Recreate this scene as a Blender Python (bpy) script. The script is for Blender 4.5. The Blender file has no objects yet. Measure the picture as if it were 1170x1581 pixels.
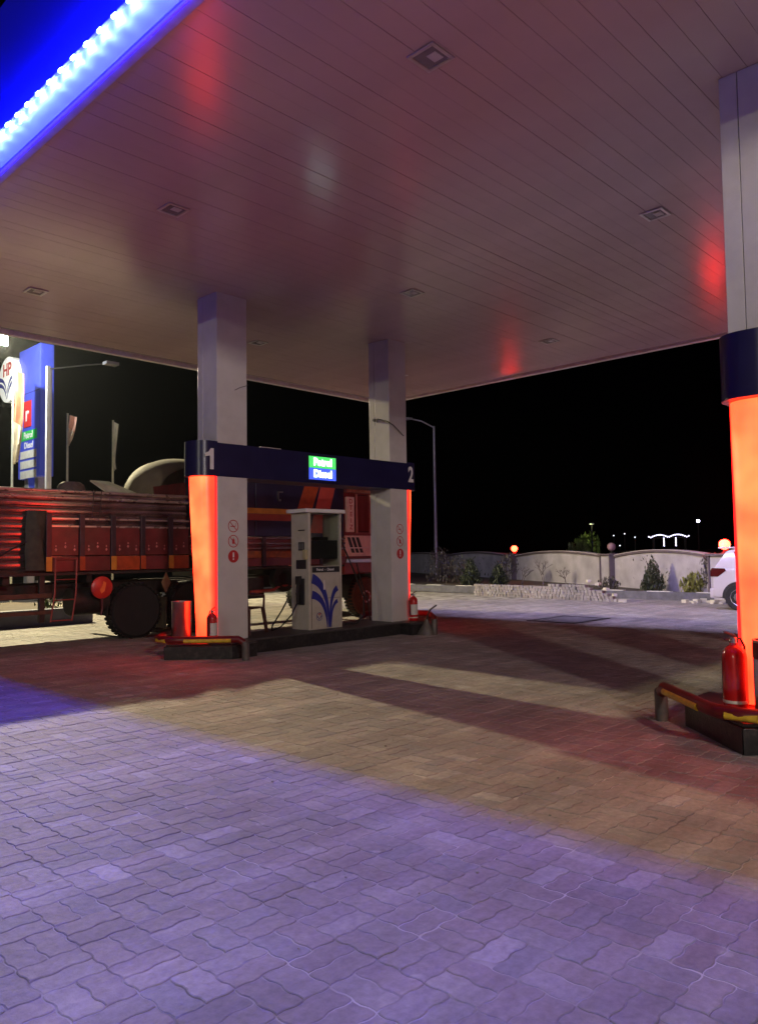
import bpy, bmesh, math, random
import numpy as np
from mathutils import Vector, Matrix
random.seed(7); rng = np.random.default_rng(7)
S = bpy.context.scene
# ------------------------------------------------------------------ camera
cam_d = bpy.data.cameras.new("camera"); cam = bpy.data.objects.new("camera", cam_d)
S.collection.objects.link(cam); S.camera = cam
cam_d.sensor_fit = 'HORIZONTAL'; cam_d.sensor_width = 36.0
cam_d.lens = 36.0 * 1191.2 / 1170.0
cam_d.clip_start = 0.05; cam_d.clip_end = 1500
Rv = Vector((0.694, -0.7198, -0.0140)); Uv = Vector((-0.0275, -0.0459, 0.9986)); Fv = Vector((0.7191, 0.6929, 0.0523))
Fv.normalize(); Rv = (Rv - Fv * Rv.dot(Fv)).normalized(); Uv = Rv.cross(Fv)
cam.matrix_world = Matrix(((Rv.x, Uv.x, -Fv.x, 0), (Rv.y, Uv.y, -Fv.y, 0), (Rv.z, Uv.z, -Fv.z, 1.5), (0, 0, 0, 1)))
# ------------------------------------------------------------------ world, exposure
W = bpy.data.worlds.new("World"); S.world = W; W.use_nodes = True
nt = W.node_tree; nt.nodes.clear()
sky = nt.nodes.new('ShaderNodeTexSky'); sky.sky_type = 'NISHITA'; sky.sun_disc = False
sky.sun_elevation = math.radians(-8); sky.sun_rotation = math.radians(200)
bg = nt.nodes.new('ShaderNodeBackground'); bg.inputs[1].default_value = 0.02
wo = nt.nodes.new('ShaderNodeOutputWorld'); nt.links.new(sky.outputs[0], bg.inputs[0]); nt.links.new(bg.outputs[0], wo.inputs[0])
S.view_settings.view_transform = 'Standard'; S.view_settings.look = 'None'
S.view_settings.exposure = 0; S.view_settings.gamma = 1; S.view_settings.use_curve_mapping = False
S.render.engine = 'CYCLES'; S.cycles.use_denoising = True
S.cycles.max_bounces = 6; S.cycles.diffuse_bounces = 3; S.cycles.glossy_bounces = 3; S.cycles.volume_bounces = 0
S.cycles.transparent_max_bounces = 6; S.cycles.transmission_bounces = 4
S.cycles.sample_clamp_indirect = 6.0; S.cycles.use_light_tree = True; S.cycles.caustics_reflective = False; S.cycles.caustics_refractive = False
FLOOD_P, FLOOD_C = 15000, (1.0, 0.86, 0.52)
BACK_P, BACK_C = 3700, (1.0, 0.93, 0.76)
RED = (9.5, 0.30, 0.06); RED_EDGE = (3.0, 0.03, 0.03)
LED = (45, 85, 2450.0)
LED_COVER = (0.05, 0.12, 1.6)
HAZE = 0.0001

# ------------------------------------------------------------------ materials
MATS = {}
def node_mat(name):
    m = bpy.data.materials.new(name); m.use_nodes = True
    n = m.node_tree; b = n.nodes['Principled BSDF']; return m, n, b
def mat(name, col, rough=0.6, metal=0.0, var=0.12, scale=6.0, bump=0.0, bscale=60.0, emit=None, coat=0.0, alpha=None, dirt=0.0, dirtcol=(0.05, 0.04, 0.03), aniso=None):
    if name in MATS: return MATS[name]
    m, n, b = node_mat(name); L = n.links
    tc = n.nodes.new('ShaderNodeTexCoord')
    nz = n.nodes.new('ShaderNodeTexNoise'); nz.inputs['Scale'].default_value = scale; nz.inputs['Detail'].default_value = 5
    L.new(tc.outputs['Object'], nz.inputs['Vector'])
    mr = n.nodes.new('ShaderNodeMapRange'); mr.inputs[3].default_value = 1 - var; mr.inputs[4].default_value = 1 + var
    mr.inputs[1].default_value = .3; mr.inputs[2].default_value = .7
    L.new(nz.outputs[0], mr.inputs[0])
    mx = n.nodes.new('ShaderNodeMix'); mx.data_type = 'RGBA'; mx.blend_type = 'MULTIPLY'; mx.inputs[0].default_value = 1
    mx.inputs[6].default_value = (*col, 1); L.new(mr.outputs[0], mx.inputs[7])
    out = mx.outputs[2]
    if dirt > 0:
        n2 = n.nodes.new('ShaderNodeTexNoise'); n2.inputs['Scale'].default_value = scale * .6; n2.inputs['Detail'].default_value = 8; n2.inputs['Roughness'].default_value = .7
        L.new(tc.outputs['Object'], n2.inputs['Vector'])
        r2 = n.nodes.new('ShaderNodeMapRange'); r2.inputs[1].default_value = .5; r2.inputs[2].default_value = .72; r2.inputs[4].default_value = dirt
        L.new(n2.outputs[0], r2.inputs[0])
        m2 = n.nodes.new('ShaderNodeMix'); m2.data_type = 'RGBA'; L.new(r2.outputs[0], m2.inputs[0]); L.new(out, m2.inputs[6]); m2.inputs[7].default_value = (*dirtcol, 1)
        out = m2.outputs[2]
    L.new(out, b.inputs['Base Color'])
    rr = n.nodes.new('ShaderNodeMapRange'); rr.inputs[3].default_value = max(.02, rough * .82); rr.inputs[4].default_value = min(1, rough * 1.18)
    L.new(nz.outputs[0], rr.inputs[0]); L.new(rr.outputs[0], b.inputs['Roughness'])
    b.inputs['Metallic'].default_value = metal
    if coat: b.inputs['Coat Weight'].default_value = coat; b.inputs['Coat Roughness'].default_value = .08
    if bump > 0:
        nb = n.nodes.new('ShaderNodeTexNoise'); nb.inputs['Scale'].default_value = bscale; nb.inputs['Detail'].default_value = 6
        L.new(tc.outputs['Object'], nb.inputs['Vector'])
        bp = n.nodes.new('ShaderNodeBump'); bp.inputs['Strength'].default_value = bump; bp.inputs['Distance'].default_value = .01
        L.new(nb.outputs[0], bp.inputs['Height']); L.new(bp.outputs[0], b.inputs['Normal'])
    if emit: b.inputs['Emission Color'].default_value = (*emit, 1); b.inputs['Emission Strength'].default_value = 1
    if alpha is not None: b.inputs['Alpha'].default_value = alpha
    MATS[name] = m; return m
def emat(name, col, base=(.3, .3, .3)):
    if name in MATS: return MATS[name]
    m, n, b = node_mat(name); b.inputs['Base Color'].default_value = (*base, 1); b.inputs['Roughness'].default_value = .35
    mxv = max(col); b.inputs['Emission Color'].default_value = (col[0]/mxv, col[1]/mxv, col[2]/mxv, 1); b.inputs['Emission Strength'].default_value = mxv
    MATS[name] = m; return m
def glass_mat(name, tint=(.6, .65, .65), a=.35, rough=.05):
    if name in MATS: return MATS[name]
    m, n, b = node_mat(name)
    tr = n.nodes.new('ShaderNodeBsdfTransparent'); tr.inputs[0].default_value = (*tint, 1)
    gl = n.nodes.new('ShaderNodeBsdfGlossy'); gl.inputs['Roughness'].default_value = rough
    mx = n.nodes.new('ShaderNodeMixShader'); out = n.nodes['Material Output']
    mx.inputs[0].default_value = .10; n.links.new(tr.outputs[0], mx.inputs[1]); n.links.new(gl.outputs[0], mx.inputs[2]); n.links.new(mx.outputs[0], out.inputs[0])
    MATS[name] = m; return m

def paver_mat(name, mode):
    m, n, b = node_mat(name); L = n.links
    if mode == 'attr':
        at = n.nodes.new('ShaderNodeAttribute'); at.attribute_name = 'tone'; rnd = at.outputs['Fac']
    else:
        oi = n.nodes.new('ShaderNodeObjectInfo'); rnd = oi.outputs['Random']
    ge = n.nodes.new('ShaderNodeNewGeometry')
    cr = n.nodes.new('ShaderNodeValToRGB'); e = cr.color_ramp.elements
    e[0].position = 0; e[0].color = (.29, .26, .235, 1); e[1].position = 1; e[1].color = (.43, .40, .36, 1)
    for p, c in ((.22, (.34, .29, .255, 1)), (.45, (.29, .275, .255, 1)), (.62, (.37, .335, .285, 1)), (.85, (.335, .29, .25, 1))):
        q = e.new(p); q.color = c
    L.new(rnd, cr.inputs[0])
    nz = n.nodes.new('ShaderNodeTexNoise'); nz.inputs['Scale'].default_value = 26; nz.inputs['Detail'].default_value = 8; nz.inputs['Roughness'].default_value = .65
    L.new(ge.outputs['Position'], nz.inputs['Vector'])
    mr = n.nodes.new('ShaderNodeMapRange'); mr.inputs[1].default_value = .3; mr.inputs[2].default_value = .7; mr.inputs[3].default_value = .8; mr.inputs[4].default_value = 1.18
    L.new(nz.outputs[0], mr.inputs[0])
    big = n.nodes.new('ShaderNodeTexNoise'); big.inputs['Scale'].default_value = .9; big.inputs['Detail'].default_value = 6; big.inputs['Roughness'].default_value = .6
    L.new(ge.outputs['Position'], big.inputs['Vector'])
    mb = n.nodes.new('ShaderNodeMapRange'); mb.inputs[1].default_value = .32; mb.inputs[2].default_value = .68; mb.inputs[3].default_value = .72; mb.inputs[4].default_value = 1.15
    L.new(big.outputs[0], mb.inputs[0])
    mu = n.nodes.new('ShaderNodeMath'); mu.operation = 'MULTIPLY'; L.new(mr.outputs[0], mu.inputs[0]); L.new(mb.outputs[0], mu.inputs[1])
    mx = n.nodes.new('ShaderNodeMix'); mx.data_type = 'RGBA'; mx.blend_type = 'MULTIPLY'; mx.inputs[0].default_value = 1
    L.new(cr.outputs[0], mx.inputs[6]); L.new(mu.outputs[0], mx.inputs[7])
    # dark oily spots and pale mortar splashes
    sp = n.nodes.new('ShaderNodeTexNoise'); sp.inputs['Scale'].default_value = 5.5; sp.inputs['Detail'].default_value = 3
    L.new(ge.outputs['Position'], sp.inputs['Vector'])
    sr = n.nodes.new('ShaderNodeMapRange'); sr.inputs[1].default_value = .70; sr.inputs[2].default_value = .76; sr.inputs[4].default_value = .7
    L.new(sp.outputs[0], sr.inputs[0])
    m2 = n.nodes.new('ShaderNodeMix'); m2.data_type = 'RGBA'; L.new(sr.outputs[0], m2.inputs[0]); L.new(mx.outputs[2], m2.inputs[6]); m2.inputs[7].default_value = (.52, .48, .40, 1)
    sp2 = n.nodes.new('ShaderNodeTexNoise'); sp2.inputs['Scale'].default_value = 3.1; sp2.inputs['Detail'].default_value = 4
    mp = n.nodes.new('ShaderNodeMapping'); mp.inputs['Location'].default_value = (31, 7, 3); L.new(ge.outputs['Position'], mp.inputs[0]); L.new(mp.outputs[0], sp2.inputs['Vector'])
    s2 = n.nodes.new('ShaderNodeMapRange'); s2.inputs[1].default_value = .66; s2.inputs[2].default_value = .78; s2.inputs[4].default_value = .5
    L.new(sp2.outputs[0], s2.inputs[0])
    m3 = n.nodes.new('ShaderNodeMix'); m3.data_type = 'RGBA'; L.new(s2.outputs[0], m3.inputs[0]); L.new(m2.outputs[2], m3.inputs[6]); m3.inputs[7].default_value = (.09, .08, .07, 1)
    tr = n.nodes.new('ShaderNodeTexNoise'); tr.inputs['Scale'].default_value = 1.0; tr.inputs['Detail'].default_value = 7; tr.inputs['Roughness'].default_value = .62
    mt = n.nodes.new('ShaderNodeMapping'); mt.inputs['Scale'].default_value = (.35, 2.6, 1); mt.inputs['Rotation'].default_value = (0, 0, .12); L.new(ge.outputs['Position'], mt.inputs[0]); L.new(mt.outputs[0], tr.inputs['Vector'])
    tm = n.nodes.new('ShaderNodeMapRange'); tm.inputs[1].default_value = .38; tm.inputs[2].default_value = .66; tm.inputs[3].default_value = .74; tm.inputs[4].default_value = 1.08; L.new(tr.outputs[0], tm.inputs[0])
    m4 = n.nodes.new('ShaderNodeMix'); m4.data_type = 'RGBA'; m4.blend_type = 'MULTIPLY'; m4.inputs[0].default_value = 1; L.new(m3.outputs[2], m4.inputs[6]); L.new(tm.outputs[0], m4.inputs[7])
    ds = n.nodes.new('ShaderNodeTexVoronoi'); ds.feature = 'F1'; ds.inputs['Scale'].default_value = 1.7; ds.inputs['Randomness'].default_value = 1; L.new(ge.outputs['Position'], ds.inputs['Vector'])
    dm = n.nodes.new('ShaderNodeMapRange'); dm.inputs[1].default_value = .015; dm.inputs[2].default_value = .035; dm.inputs[3].default_value = .85; dm.inputs[4].default_value = 0; L.new(ds.outputs['Distance'], dm.inputs[0])
    m5 = n.nodes.new('ShaderNodeMix'); m5.data_type = 'RGBA'; L.new(dm.outputs[0], m5.inputs[0]); L.new(m4.outputs[2], m5.inputs[6]); m5.inputs[7].default_value = (.03, .027, .025, 1)
    L.new(m5.outputs[2], b.inputs['Base Color'])
    b.inputs['Roughness'].default_value = .78
    nb = n.nodes.new('ShaderNodeTexNoise'); nb.inputs['Scale'].default_value = 220; nb.inputs['Detail'].default_value = 4
    L.new(ge.outputs['Position'], nb.inputs['Vector'])
    n3 = n.nodes.new('ShaderNodeTexNoise'); n3.inputs['Scale'].default_value = 14; n3.inputs['Detail'].default_value = 4
    L.new(ge.outputs['Position'], n3.inputs['Vector'])
    b1 = n.nodes.new('ShaderNodeBump'); b1.inputs['Strength'].default_value = .35; b1.inputs['Distance'].default_value = .004; L.new(nb.outputs[0], b1.inputs['Height'])
    b2 = n.nodes.new('ShaderNodeBump'); b2.inputs['Strength'].default_value = .5; b2.inputs['Distance'].default_value = .02; L.new(n3.outputs[0], b2.inputs['Height']); L.new(b1.outputs[0], b2.inputs['Normal'])
    L.new(b2.outputs[0], b.inputs['Normal'])
    return m

M_white = mat('white_cladding', (.58, .55, .51), .30, 0, .07, 2.5, .04, 5, dirt=.28, dirtcol=(.3, .27, .22))
M_soffit = mat('soffit_metal', (.55, .43, .41), .21, 0, .06, 1.4, .15, 4, dirt=.08, dirtcol=(.3, .26, .24))
M_navy = mat('navy_panel', (.012, .010, .05), .32, 0, .12, 3, .02, 10)
M_fascia = mat('blue_fascia', (.012, .014, .62), .45, 0, .05, 1, .02, 8)
M_trim = mat('aluminium_trim', (.6, .58, .56), .35, .6, .1, 4)
M_stone = mat('black_granite', (.016, .015, .015), .35, 0, .4, 22, .25, 60, dirt=.6, dirtcol=(.09, .08, .07))
M_blackp = mat('black_plastic', (.018, .018, .02), .45, 0, .2, 8, .05, 80)
M_rubber = mat('rubber', (.009, .0085, .0085), .8, 0, .3, 10, .3, 60, dirt=.35, dirtcol=(.03, .022, .018))
M_redpaint = mat('red_paint', (.12, .008, .008), .35, 0, .2, 12, .05, 60, dirt=.4, dirtcol=(.05, .02, .015))
M_redcan = mat('red_extinguisher', (.45, .012, .012), .22, 0, .08, 12, coat=.5)
M_yellow = mat('yellow_tape', (.62, .42, .03), .35, 0, .18, 20, dirt=.4, dirtcol=(.2, .12, .03))
M_steel = mat('brushed_steel', (.45, .44, .43), .30, 1, .08, 10, .04, 60)
M_dark = mat('dark_steel', (.03, .026, .024), .55, .4, .3, 12, .2, 40, dirt=.5, dirtcol=(.08, .05, .035))
M_label = mat('paper_label', (.6, .58, .52), .5, 0, .1, 30)
M_print = mat('dark_print', (.03, .03, .04), .5)
M_redprint = mat('red_print', (.45, .02, .02), .5)
M_blueprint = mat('blue_print', (.02, .025, .22), .45)
M_whitep = mat('white_paint', (.75, .73, .7), .4, 0, .06, 5)
def nose_mat(k=1.0):
    m, n, b = node_mat('red_light_panel'); L = n.links
    b.inputs['Base Color'].default_value = (.5, .1, .08, 1); b.inputs['Roughness'].default_value = .3
    tc = n.nodes.new('ShaderNodeTexCoord'); sp = n.nodes.new('ShaderNodeSeparateXYZ'); L.new(tc.outputs['Object'], sp.inputs[0])
    ab = n.nodes.new('ShaderNodeMath'); ab.operation = 'ABSOLUTE'; L.new(sp.outputs[1], ab.inputs[0])
    e = n.nodes.new('ShaderNodeMapRange'); e.interpolation_type = 'SMOOTHSTEP'; e.inputs[1].default_value = .19; e.inputs[2].default_value = .237; e.inputs[3].default_value = 1; e.inputs[4].default_value = .2
    L.new(ab.outputs[0], e.inputs[0])
    nz = n.nodes.new('ShaderNodeTexNoise'); nz.inputs['Scale'].default_value = 2.2; nz.inputs['Detail'].default_value = 2; L.new(tc.outputs['Object'], nz.inputs['Vector'])
    v = n.nodes.new('ShaderNodeMapRange'); v.inputs[1].default_value = .3; v.inputs[2].default_value = .7; v.inputs[3].default_value = .55; v.inputs[4].default_value = 1.35; L.new(nz.outputs[0], v.inputs[0])
    hz_ = n.nodes.new('ShaderNodeMapRange'); hz_.inputs[1].default_value = .3; hz_.inputs[2].default_value = 1.7; hz_.inputs[3].default_value = .65; hz_.inputs[4].default_value = 1; L.new(sp.outputs[2], hz_.inputs[0])
    m1 = n.nodes.new('ShaderNodeMath'); m1.operation = 'MULTIPLY'; L.new(e.outputs[0], m1.inputs[0]); L.new(v.outputs[0], m1.inputs[1])
    m2 = n.nodes.new('ShaderNodeMath'); m2.operation = 'MULTIPLY'; L.new(m1.outputs[0], m2.inputs[0]); L.new(hz_.outputs[0], m2.inputs[1])
    cc = n.nodes.new('ShaderNodeCombineColor'); cc.inputs[0].default_value = 1.0
    g = n.nodes.new('ShaderNodeMath'); g.operation = 'MULTIPLY'; g.inputs[1].default_value = .33/RED[0]/k; L.new(m2.outputs[0], g.inputs[0]); L.new(g.outputs[0], cc.inputs[1])
    bb = n.nodes.new('ShaderNodeMath'); bb.operation = 'MULTIPLY'; bb.inputs[1].default_value = .09/RED[0]/k; L.new(m2.outputs[0], bb.inputs[0]); L.new(bb.outputs[0], cc.inputs[2])
    L.new(cc.outputs[0], b.inputs['Emission Color']); b.inputs['Emission Strength'].default_value = RED[0]*k
    return m
M_nose = nose_mat(); M_nose_far = nose_mat(.42); M_noseedge = emat('red_edge_light', RED_EDGE, (.4, .02, .02))

# ------------------------------------------------------------------ mesh helpers
class MB:
    def __init__(s): s.v = []; s.f = []; s.mi = []; s.cur = 0
    def add(s, vs, fs):
        o = len(s.v); s.v += [tuple(v) for v in vs]; s.f += [tuple(i + o for i in f) for f in fs]; s.mi += [s.cur] * len(fs); return s
    def box(s, x0, x1, y0, y1, z0, z1, rot=None, piv=None):
        vs = [Vector((x, y, z)) for z in (z0, z1) for y in (y0, y1) for x in (x0, x1)]
        if rot is not None:
            c = Vector(piv) if piv else Vector(((x0+x1)/2, (y0+y1)/2, (z0+z1)/2)); vs = [c + rot @ (v - c) for v in vs]
        return s.add(vs, [(0, 2, 3, 1), (4, 5, 7, 6), (0, 1, 5, 4), (2, 6, 7, 3), (0, 4, 6, 2), (1, 3, 7, 5)])
    def prism(s, poly, z0, z1):
        n = len(poly); vs = [(x, y, z0) for x, y in poly] + [(x, y, z1) for x, y in poly]
        return s.add(vs, [tuple(range(n))[::-1], tuple(range(n, 2*n))] + [(i, (i+1) % n, (i+1) % n + n, i + n) for i in range(n)])
    def extr(s, prof, axis, a0, a1):   # prof in other two axes
        n = len(prof)
        def P(p, a): return (a, p[0], p[1]) if axis == 'x' else (p[0], a, p[1])
        vs = [P(p, a0) for p in prof] + [P(p, a1) for p in prof]
        return s.add(vs, [tuple(range(n))[::-1], tuple(range(n, 2*n))] + [(i, (i+1) % n, (i+1) % n + n, i + n) for i in range(n)])
    def rings(s, rs, close=True, cap=True):
        n = len(rs[0]); vs = [p for r in rs for p in r]; fs = []
        for k in range(len(rs)-1):
            for i in range(n if close else n-1):
                j = (i+1) % n; fs.append((k*n+i, k*n+j, (k+1)*n+j, (k+1)*n+i))
        if cap and close: fs.append(tuple(range(n))[::-1]); fs.append(tuple(range((len(rs)-1)*n, len(rs)*n)))
        return s.add(vs, fs)
    def lathe(s, prof, c=(0, 0, 0), n=20, axis='z'):
        rs = []
        for r, z in prof:
            ring = []
            for i in range(n):
                a = 2*math.pi*i/n; u, w = r*math.cos(a), r*math.sin(a)
                p = (u, w, z) if axis == 'z' else ((u, z, w) if axis == 'y' else (z, u, w))
                ring.append((p[0]+c[0], p[1]+c[1], p[2]+c[2]))
            rs.append(ring)
        return s.rings(rs)
    def tube(s, pts, r, n=8, r2=None):
        pts = [Vector(p) for p in pts]; rs = []; m = len(pts)
        d = (pts[1]-pts[0]).normalized(); up = Vector((0, 0, 1)) if abs(d.z) < .9 else Vector((1, 0, 0)); a = d.cross(up).normalized()
        for i, p in enumerate(pts):
            t = (pts[min(i+1, m-1)] - pts[max(i-1, 0)]).normalized()
            a = (a - t*a.dot(t)).normalized(); b = t.cross(a)
            rr = r if r2 is None else r + (r2-r)*i/(m-1)
            rs.append([tuple(p + a*rr*math.cos(2*math.pi*k/n) + b*rr*math.sin(2*math.pi*k/n)) for k in range(n)])
        return s.rings(rs)
    def mesh(s, name, mats, smooth=False, bevel=0):
        me = bpy.data.meshes.new(name); me.from_pydata(s.v, [], s.f)
        if not isinstance(mats, (list, tuple)): mats = [mats]
        for m in mats: me.materials.append(m)
        if len(mats) > 1: me.polygons.foreach_set('material_index', s.mi)
        bm = bmesh.new(); bm.from_mesh(me)
        bmesh.ops.recalc_face_normals(bm, faces=bm.faces[:])
        if bevel:
            es = [e for e in bm.edges if len(e.link_faces) == 2 and e.calc_face_angle(0) > .6]
            bmesh.ops.bevel(bm, geom=es, offset=bevel, segments=2, profile=.5, affect='EDGES')
        bm.to_mesh(me); bm.free()
        if smooth:
            me.polygons.foreach_set('use_smooth', [True]*len(me.polygons)); me.set_sharp_from_angle(angle=math.radians(38))
        me.update(); return me
COL = S.collection
def link(name, me, parent=None, loc=(0, 0, 0), rz=0.0, **props):
    o = bpy.data.objects.new(name, me); COL.objects.link(o); o.location = loc; o.rotation_euler = (0, 0, rz)
    if parent: o.parent = parent
    for k, v in props.items(): o[k] = v
    return o
def part(name, mb, m, parent, smooth=False, bevel=0, **props):
    return link(name, mb.mesh(name, m, smooth, bevel), parent, **props)
def thing(name, label, cat, loc=(0, 0, 0), rz=0.0, group=None):
    o = link(name, None, None, loc, rz, label=label, category=cat)
    if group: o['group'] = group
    return o
def solo(name, mb, m, label, cat, smooth=False, bevel=0, loc=(0, 0, 0), rz=0.0, group=None):
    o = link(name, mb.mesh(name, m, smooth, bevel), None, loc, rz, label=label, category=cat)
    if group: o['group'] = group
    return o
def struct(name, mb, m, smooth=False, bevel=0, kind='structure'):
    return link(name, mb.mesh(name, m, smooth, bevel), kind=kind)
def copy_tree(o, parent=None):
    c = o.copy(); COL.objects.link(c)
    if parent: c.parent = parent
    for ch in list(o.children): copy_tree(ch, c)
    return c
def text(name, body, size, m, parent, loc, rot, depth=.002, offset=0.0, align='CENTER', xs=1.0):
    cu = bpy.data.curves.new(name, 'FONT'); cu.body = body; cu.size = size; cu.extrude = depth; cu.offset = offset
    cu.align_x = align; cu.align_y = 'CENTER'; cu.resolution_u = 4
    t = bpy.data.objects.new(name, cu); COL.objects.link(t); bpy.context.view_layer.update()
    me = bpy.data.meshes.new_from_object(t); bpy.data.objects.remove(t)
    me.materials.clear(); me.materials.append(m)
    o = link(name, me, parent, loc); o.rotation_euler = rot; o.scale = (xs, 1, 1); return o
FACE_MY = (math.pi/2, 0, 0)                 # text read from -y
FACE_MX = (math.pi/2, 0, -math.pi/2)        # text read from -x

# ================================================================== GROUND
gm, gn, gb = node_mat('ground_sand'); L = gn.links
tcn = gn.nodes.new('ShaderNodeNewGeometry'); a1 = gn.nodes.new('ShaderNodeTexNoise'); a1.inputs['Scale'].default_value = 3; a1.inputs['Detail'].default_value = 8
L.new(tcn.outputs['Position'], a1.inputs['Vector'])
cr = gn.nodes.new('ShaderNodeValToRGB'); cr.color_ramp.elements[0].position = .35; cr.color_ramp.elements[0].color = (.16, .145, .12, 1)
cr.color_ramp.elements[1].position = .65; cr.color_ramp.elements[1].color = (.52, .48, .40, 1)
L.new(a1.outputs[0], cr.inputs[0]); L.new(cr.outputs[0], gb.inputs['Base Color']); gb.inputs['Roughness'].default_value = .9
struct('ground', MB().add([(-600, -600, -.03), (600, -600, -.03), (600, 600, -.03), (-600, 600, -.03)], [(0, 1, 2, 3)]), mat('dry_earth', (.16, .13, .10), .95, 0, .4, .6, .4, 8))
SX = .2355; SY = .228; X0 = 1.615; Y0 = 2.393 - SY/2
paving = struct('paving', MB().add([(-4, -14, -.0036), (22.0, -14, -.0036), (22.0, 24, -.0036), (-4, 24, -.0036)], [(0, 1, 2, 3)]), gm)
AMP = .0048
WV = [(0, 0), (.13, 1), (.37, 1), (.63, -1), (.87, -1)]
def wave_pts(a, b, n):    # fractions along a whole-cell edge from a to b cells, (s, w)
    out = []; per = round((b-a)*2)
    for k in range(per):
        for f, w in WV: out.append((a + (k+f)/2, w*AMP))
    out.append((b, 0)); return out
def paver_outline(kind, gap=.0022):
    # cell-local coords, cell is 0..1 x 0..1; kind: H0,H1 (split along x) V0,V1
    u0, u1, v0, v1 = {'H0': (0, 1, 0, .5), 'H1': (0, 1, .5, 1), 'V0': (0, .5, 0, 1), 'V1': (.5, 1, 0, 1)}[kind]
    pts = []
    for s_, w in wave_pts(u0, u1, 0)[:-1]: pts.append((s_*SX, v0*SY + w, 0, 1))
    for s_, w in wave_pts(v0, v1, 0)[:-1]: pts.append((u1*SX + w, s_*SY, -1, 0))
    for s_, w in wave_pts(u0, u1, 0)[::-1][:-1]: pts.append((s_*SX, v1*SY + w, 0, -1))
    for s_, w in wave_pts(v0, v1, 0)[::-1][:-1]: pts.append((u0*SX + w, s_*SY, 1, 0))
    P = np.array(pts)[:, :2]; n = len(P); cx, cy = P.mean(0)
    def inset(d):
        out = []
        for i in range(n):
            a, b_, c = P[i-1], P[i], P[(i+1) % n]
            e1 = b_-a; e2 = c-b_; n1 = np.array([-e1[1], e1[0]])/np.hypot(*e1); n2 = np.array([-e2[1], e2[0]])/np.hypot(*e2)
            m_ = n1+n2; m_ /= np.hypot(*m_); k = d/max(.35, m_ @ n1); out.append(b_ + m_*k)
        return np.array(out)
    return inset(gap), inset(gap+.004), (cx, cy)
PV = {}
for k in ('H0', 'H1', 'V0', 'V1'):
    o1, o2, c = paver_outline(k); n = len(o1)
    vs = np.vstack([np.c_[o1, np.full(n, -.02)], np.c_[o1, np.full(n, -.0025)], np.c_[o2, np.zeros(n)]]) - np.array([c[0], c[1], 0])
    fs = [tuple(range(2*n, 3*n))]
    for r in (0, 1): fs += [(r*n+i, r*n+(i+1) % n, (r+1)*n+(i+1) % n, (r+1)*n+i) for i in range(n)]
    vl = np.vstack([np.c_[o1, np.full(n, -.01)], np.c_[o2, np.zeros(n)]]) - np.array([c[0], c[1], 0])
    fl = [tuple(range(n, 2*n))] + [(i, (i+1) % n, n+(i+1) % n, n+i) for i in range(n)]
    PV[k] = (vs, fs, c, vl, fl)
cells = []
for i in range(-12, 95):
    for j in range(-30, 95):
        x = X0 + (i-1)*SX; y = Y0 + j*SY; cx, cy = x+SX/2, y+SY/2
        d = math.hypot(cx, cy); az = math.degrees(math.atan2(cy, cx))
        if d < 1.7 or d > 24 or not (5 < az < 83) or cx > 21.9: continue
        if (6.75 < cx < 10.7 and (9.75 < cy < 10.2)): continue
        for h in (0, 1): cells.append((d, x, y, ('V' if (i+j) % 2 == 0 else 'H') + str(h), az))
# cell (i=0,j=0) centre (1.5,2.393) is V type
ff = Fv.copy()
def in_view(x, y):
    p = Vector((x, y, 0)) - cam.location if False else Vector((x, y, -1.5)); z = p.dot(Fv)
    if z <= 0: return False
    u = p.dot(Rv)/z*1191/585; v = p.dot(Uv)/z*1191/790
    return abs(u) < 1.0 and abs(v) < 1.02
cells.sort(key=lambda c: (not in_view(c[1]+SX/2, c[2]+SY/2), c[0]))
Mp_obj = paver_mat('paver_single', 'obj'); Mp_att = paver_mat('paver_field', 'attr')
pmesh = {}
for k, (vs, fs, c, vl, fl) in PV.items():
    me = bpy.data.meshes.new('paver'); me.from_pydata(vs.tolist(), [], fs); me.materials.append(Mp_obj); me.update(); pmesh[k] = me
for (d, x, y, k, az) in cells[:300]:
    c = PV[k][2]; o = bpy.data.objects.new('paver', pmesh[k]); COL.objects.link(o); o.parent = paving
    o.location = (x+c[0], y+c[1], random.uniform(-.0022, .0015)); o.rotation_euler = (random.gauss(0, .006), random.gauss(0, .006), random.gauss(0, .006))
V_, F_, T_ = [], [], []; base = 0
for (d, x, y, k, az) in cells[300:]:
    vs, fs, c, vl, fl = PV[k]
    if d > 8: vs, fs = vl, fl
    a, b_ = random.gauss(0, .006), random.gauss(0, .006); z = random.uniform(-.0022, .0015)
    w = vs.copy(); w[:, 2] += vs[:, 0]*a + vs[:, 1]*b_ + z; w[:, 0] += x+c[0]; w[:, 1] += y+c[1]
    V_.append(w); F_ += [tuple(i+base for i in f) for f in fs]; base += len(w); T_ += [random.random()]*len(fs)
me = bpy.data.meshes.new('pavers'); me.from_pydata(np.vstack(V_).tolist(), [], F_); me.materials.append(Mp_att)
at = me.attributes.new('tone', 'FLOAT', 'FACE'); at.data.foreach_set('value', T_); me.update()
link('pavers', me, paving, kind='stuff')
# small loose stones on the paving
mb = MB()
for _ in range(60):
    d = random.uniform(3, 13); a = math.radians(random.uniform(20, 70)); x, y = d*math.cos(a), d*math.sin(a); r = random.uniform(.004, .012)
    mb.lathe([(r*.6, 0), (r, r*.4), (r*.5, r*.9)], (x, y, .001), 6)
struct('gravel_bits', mb, mat('pebble', (.3, .27, .22), .9), kind='stuff')
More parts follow.
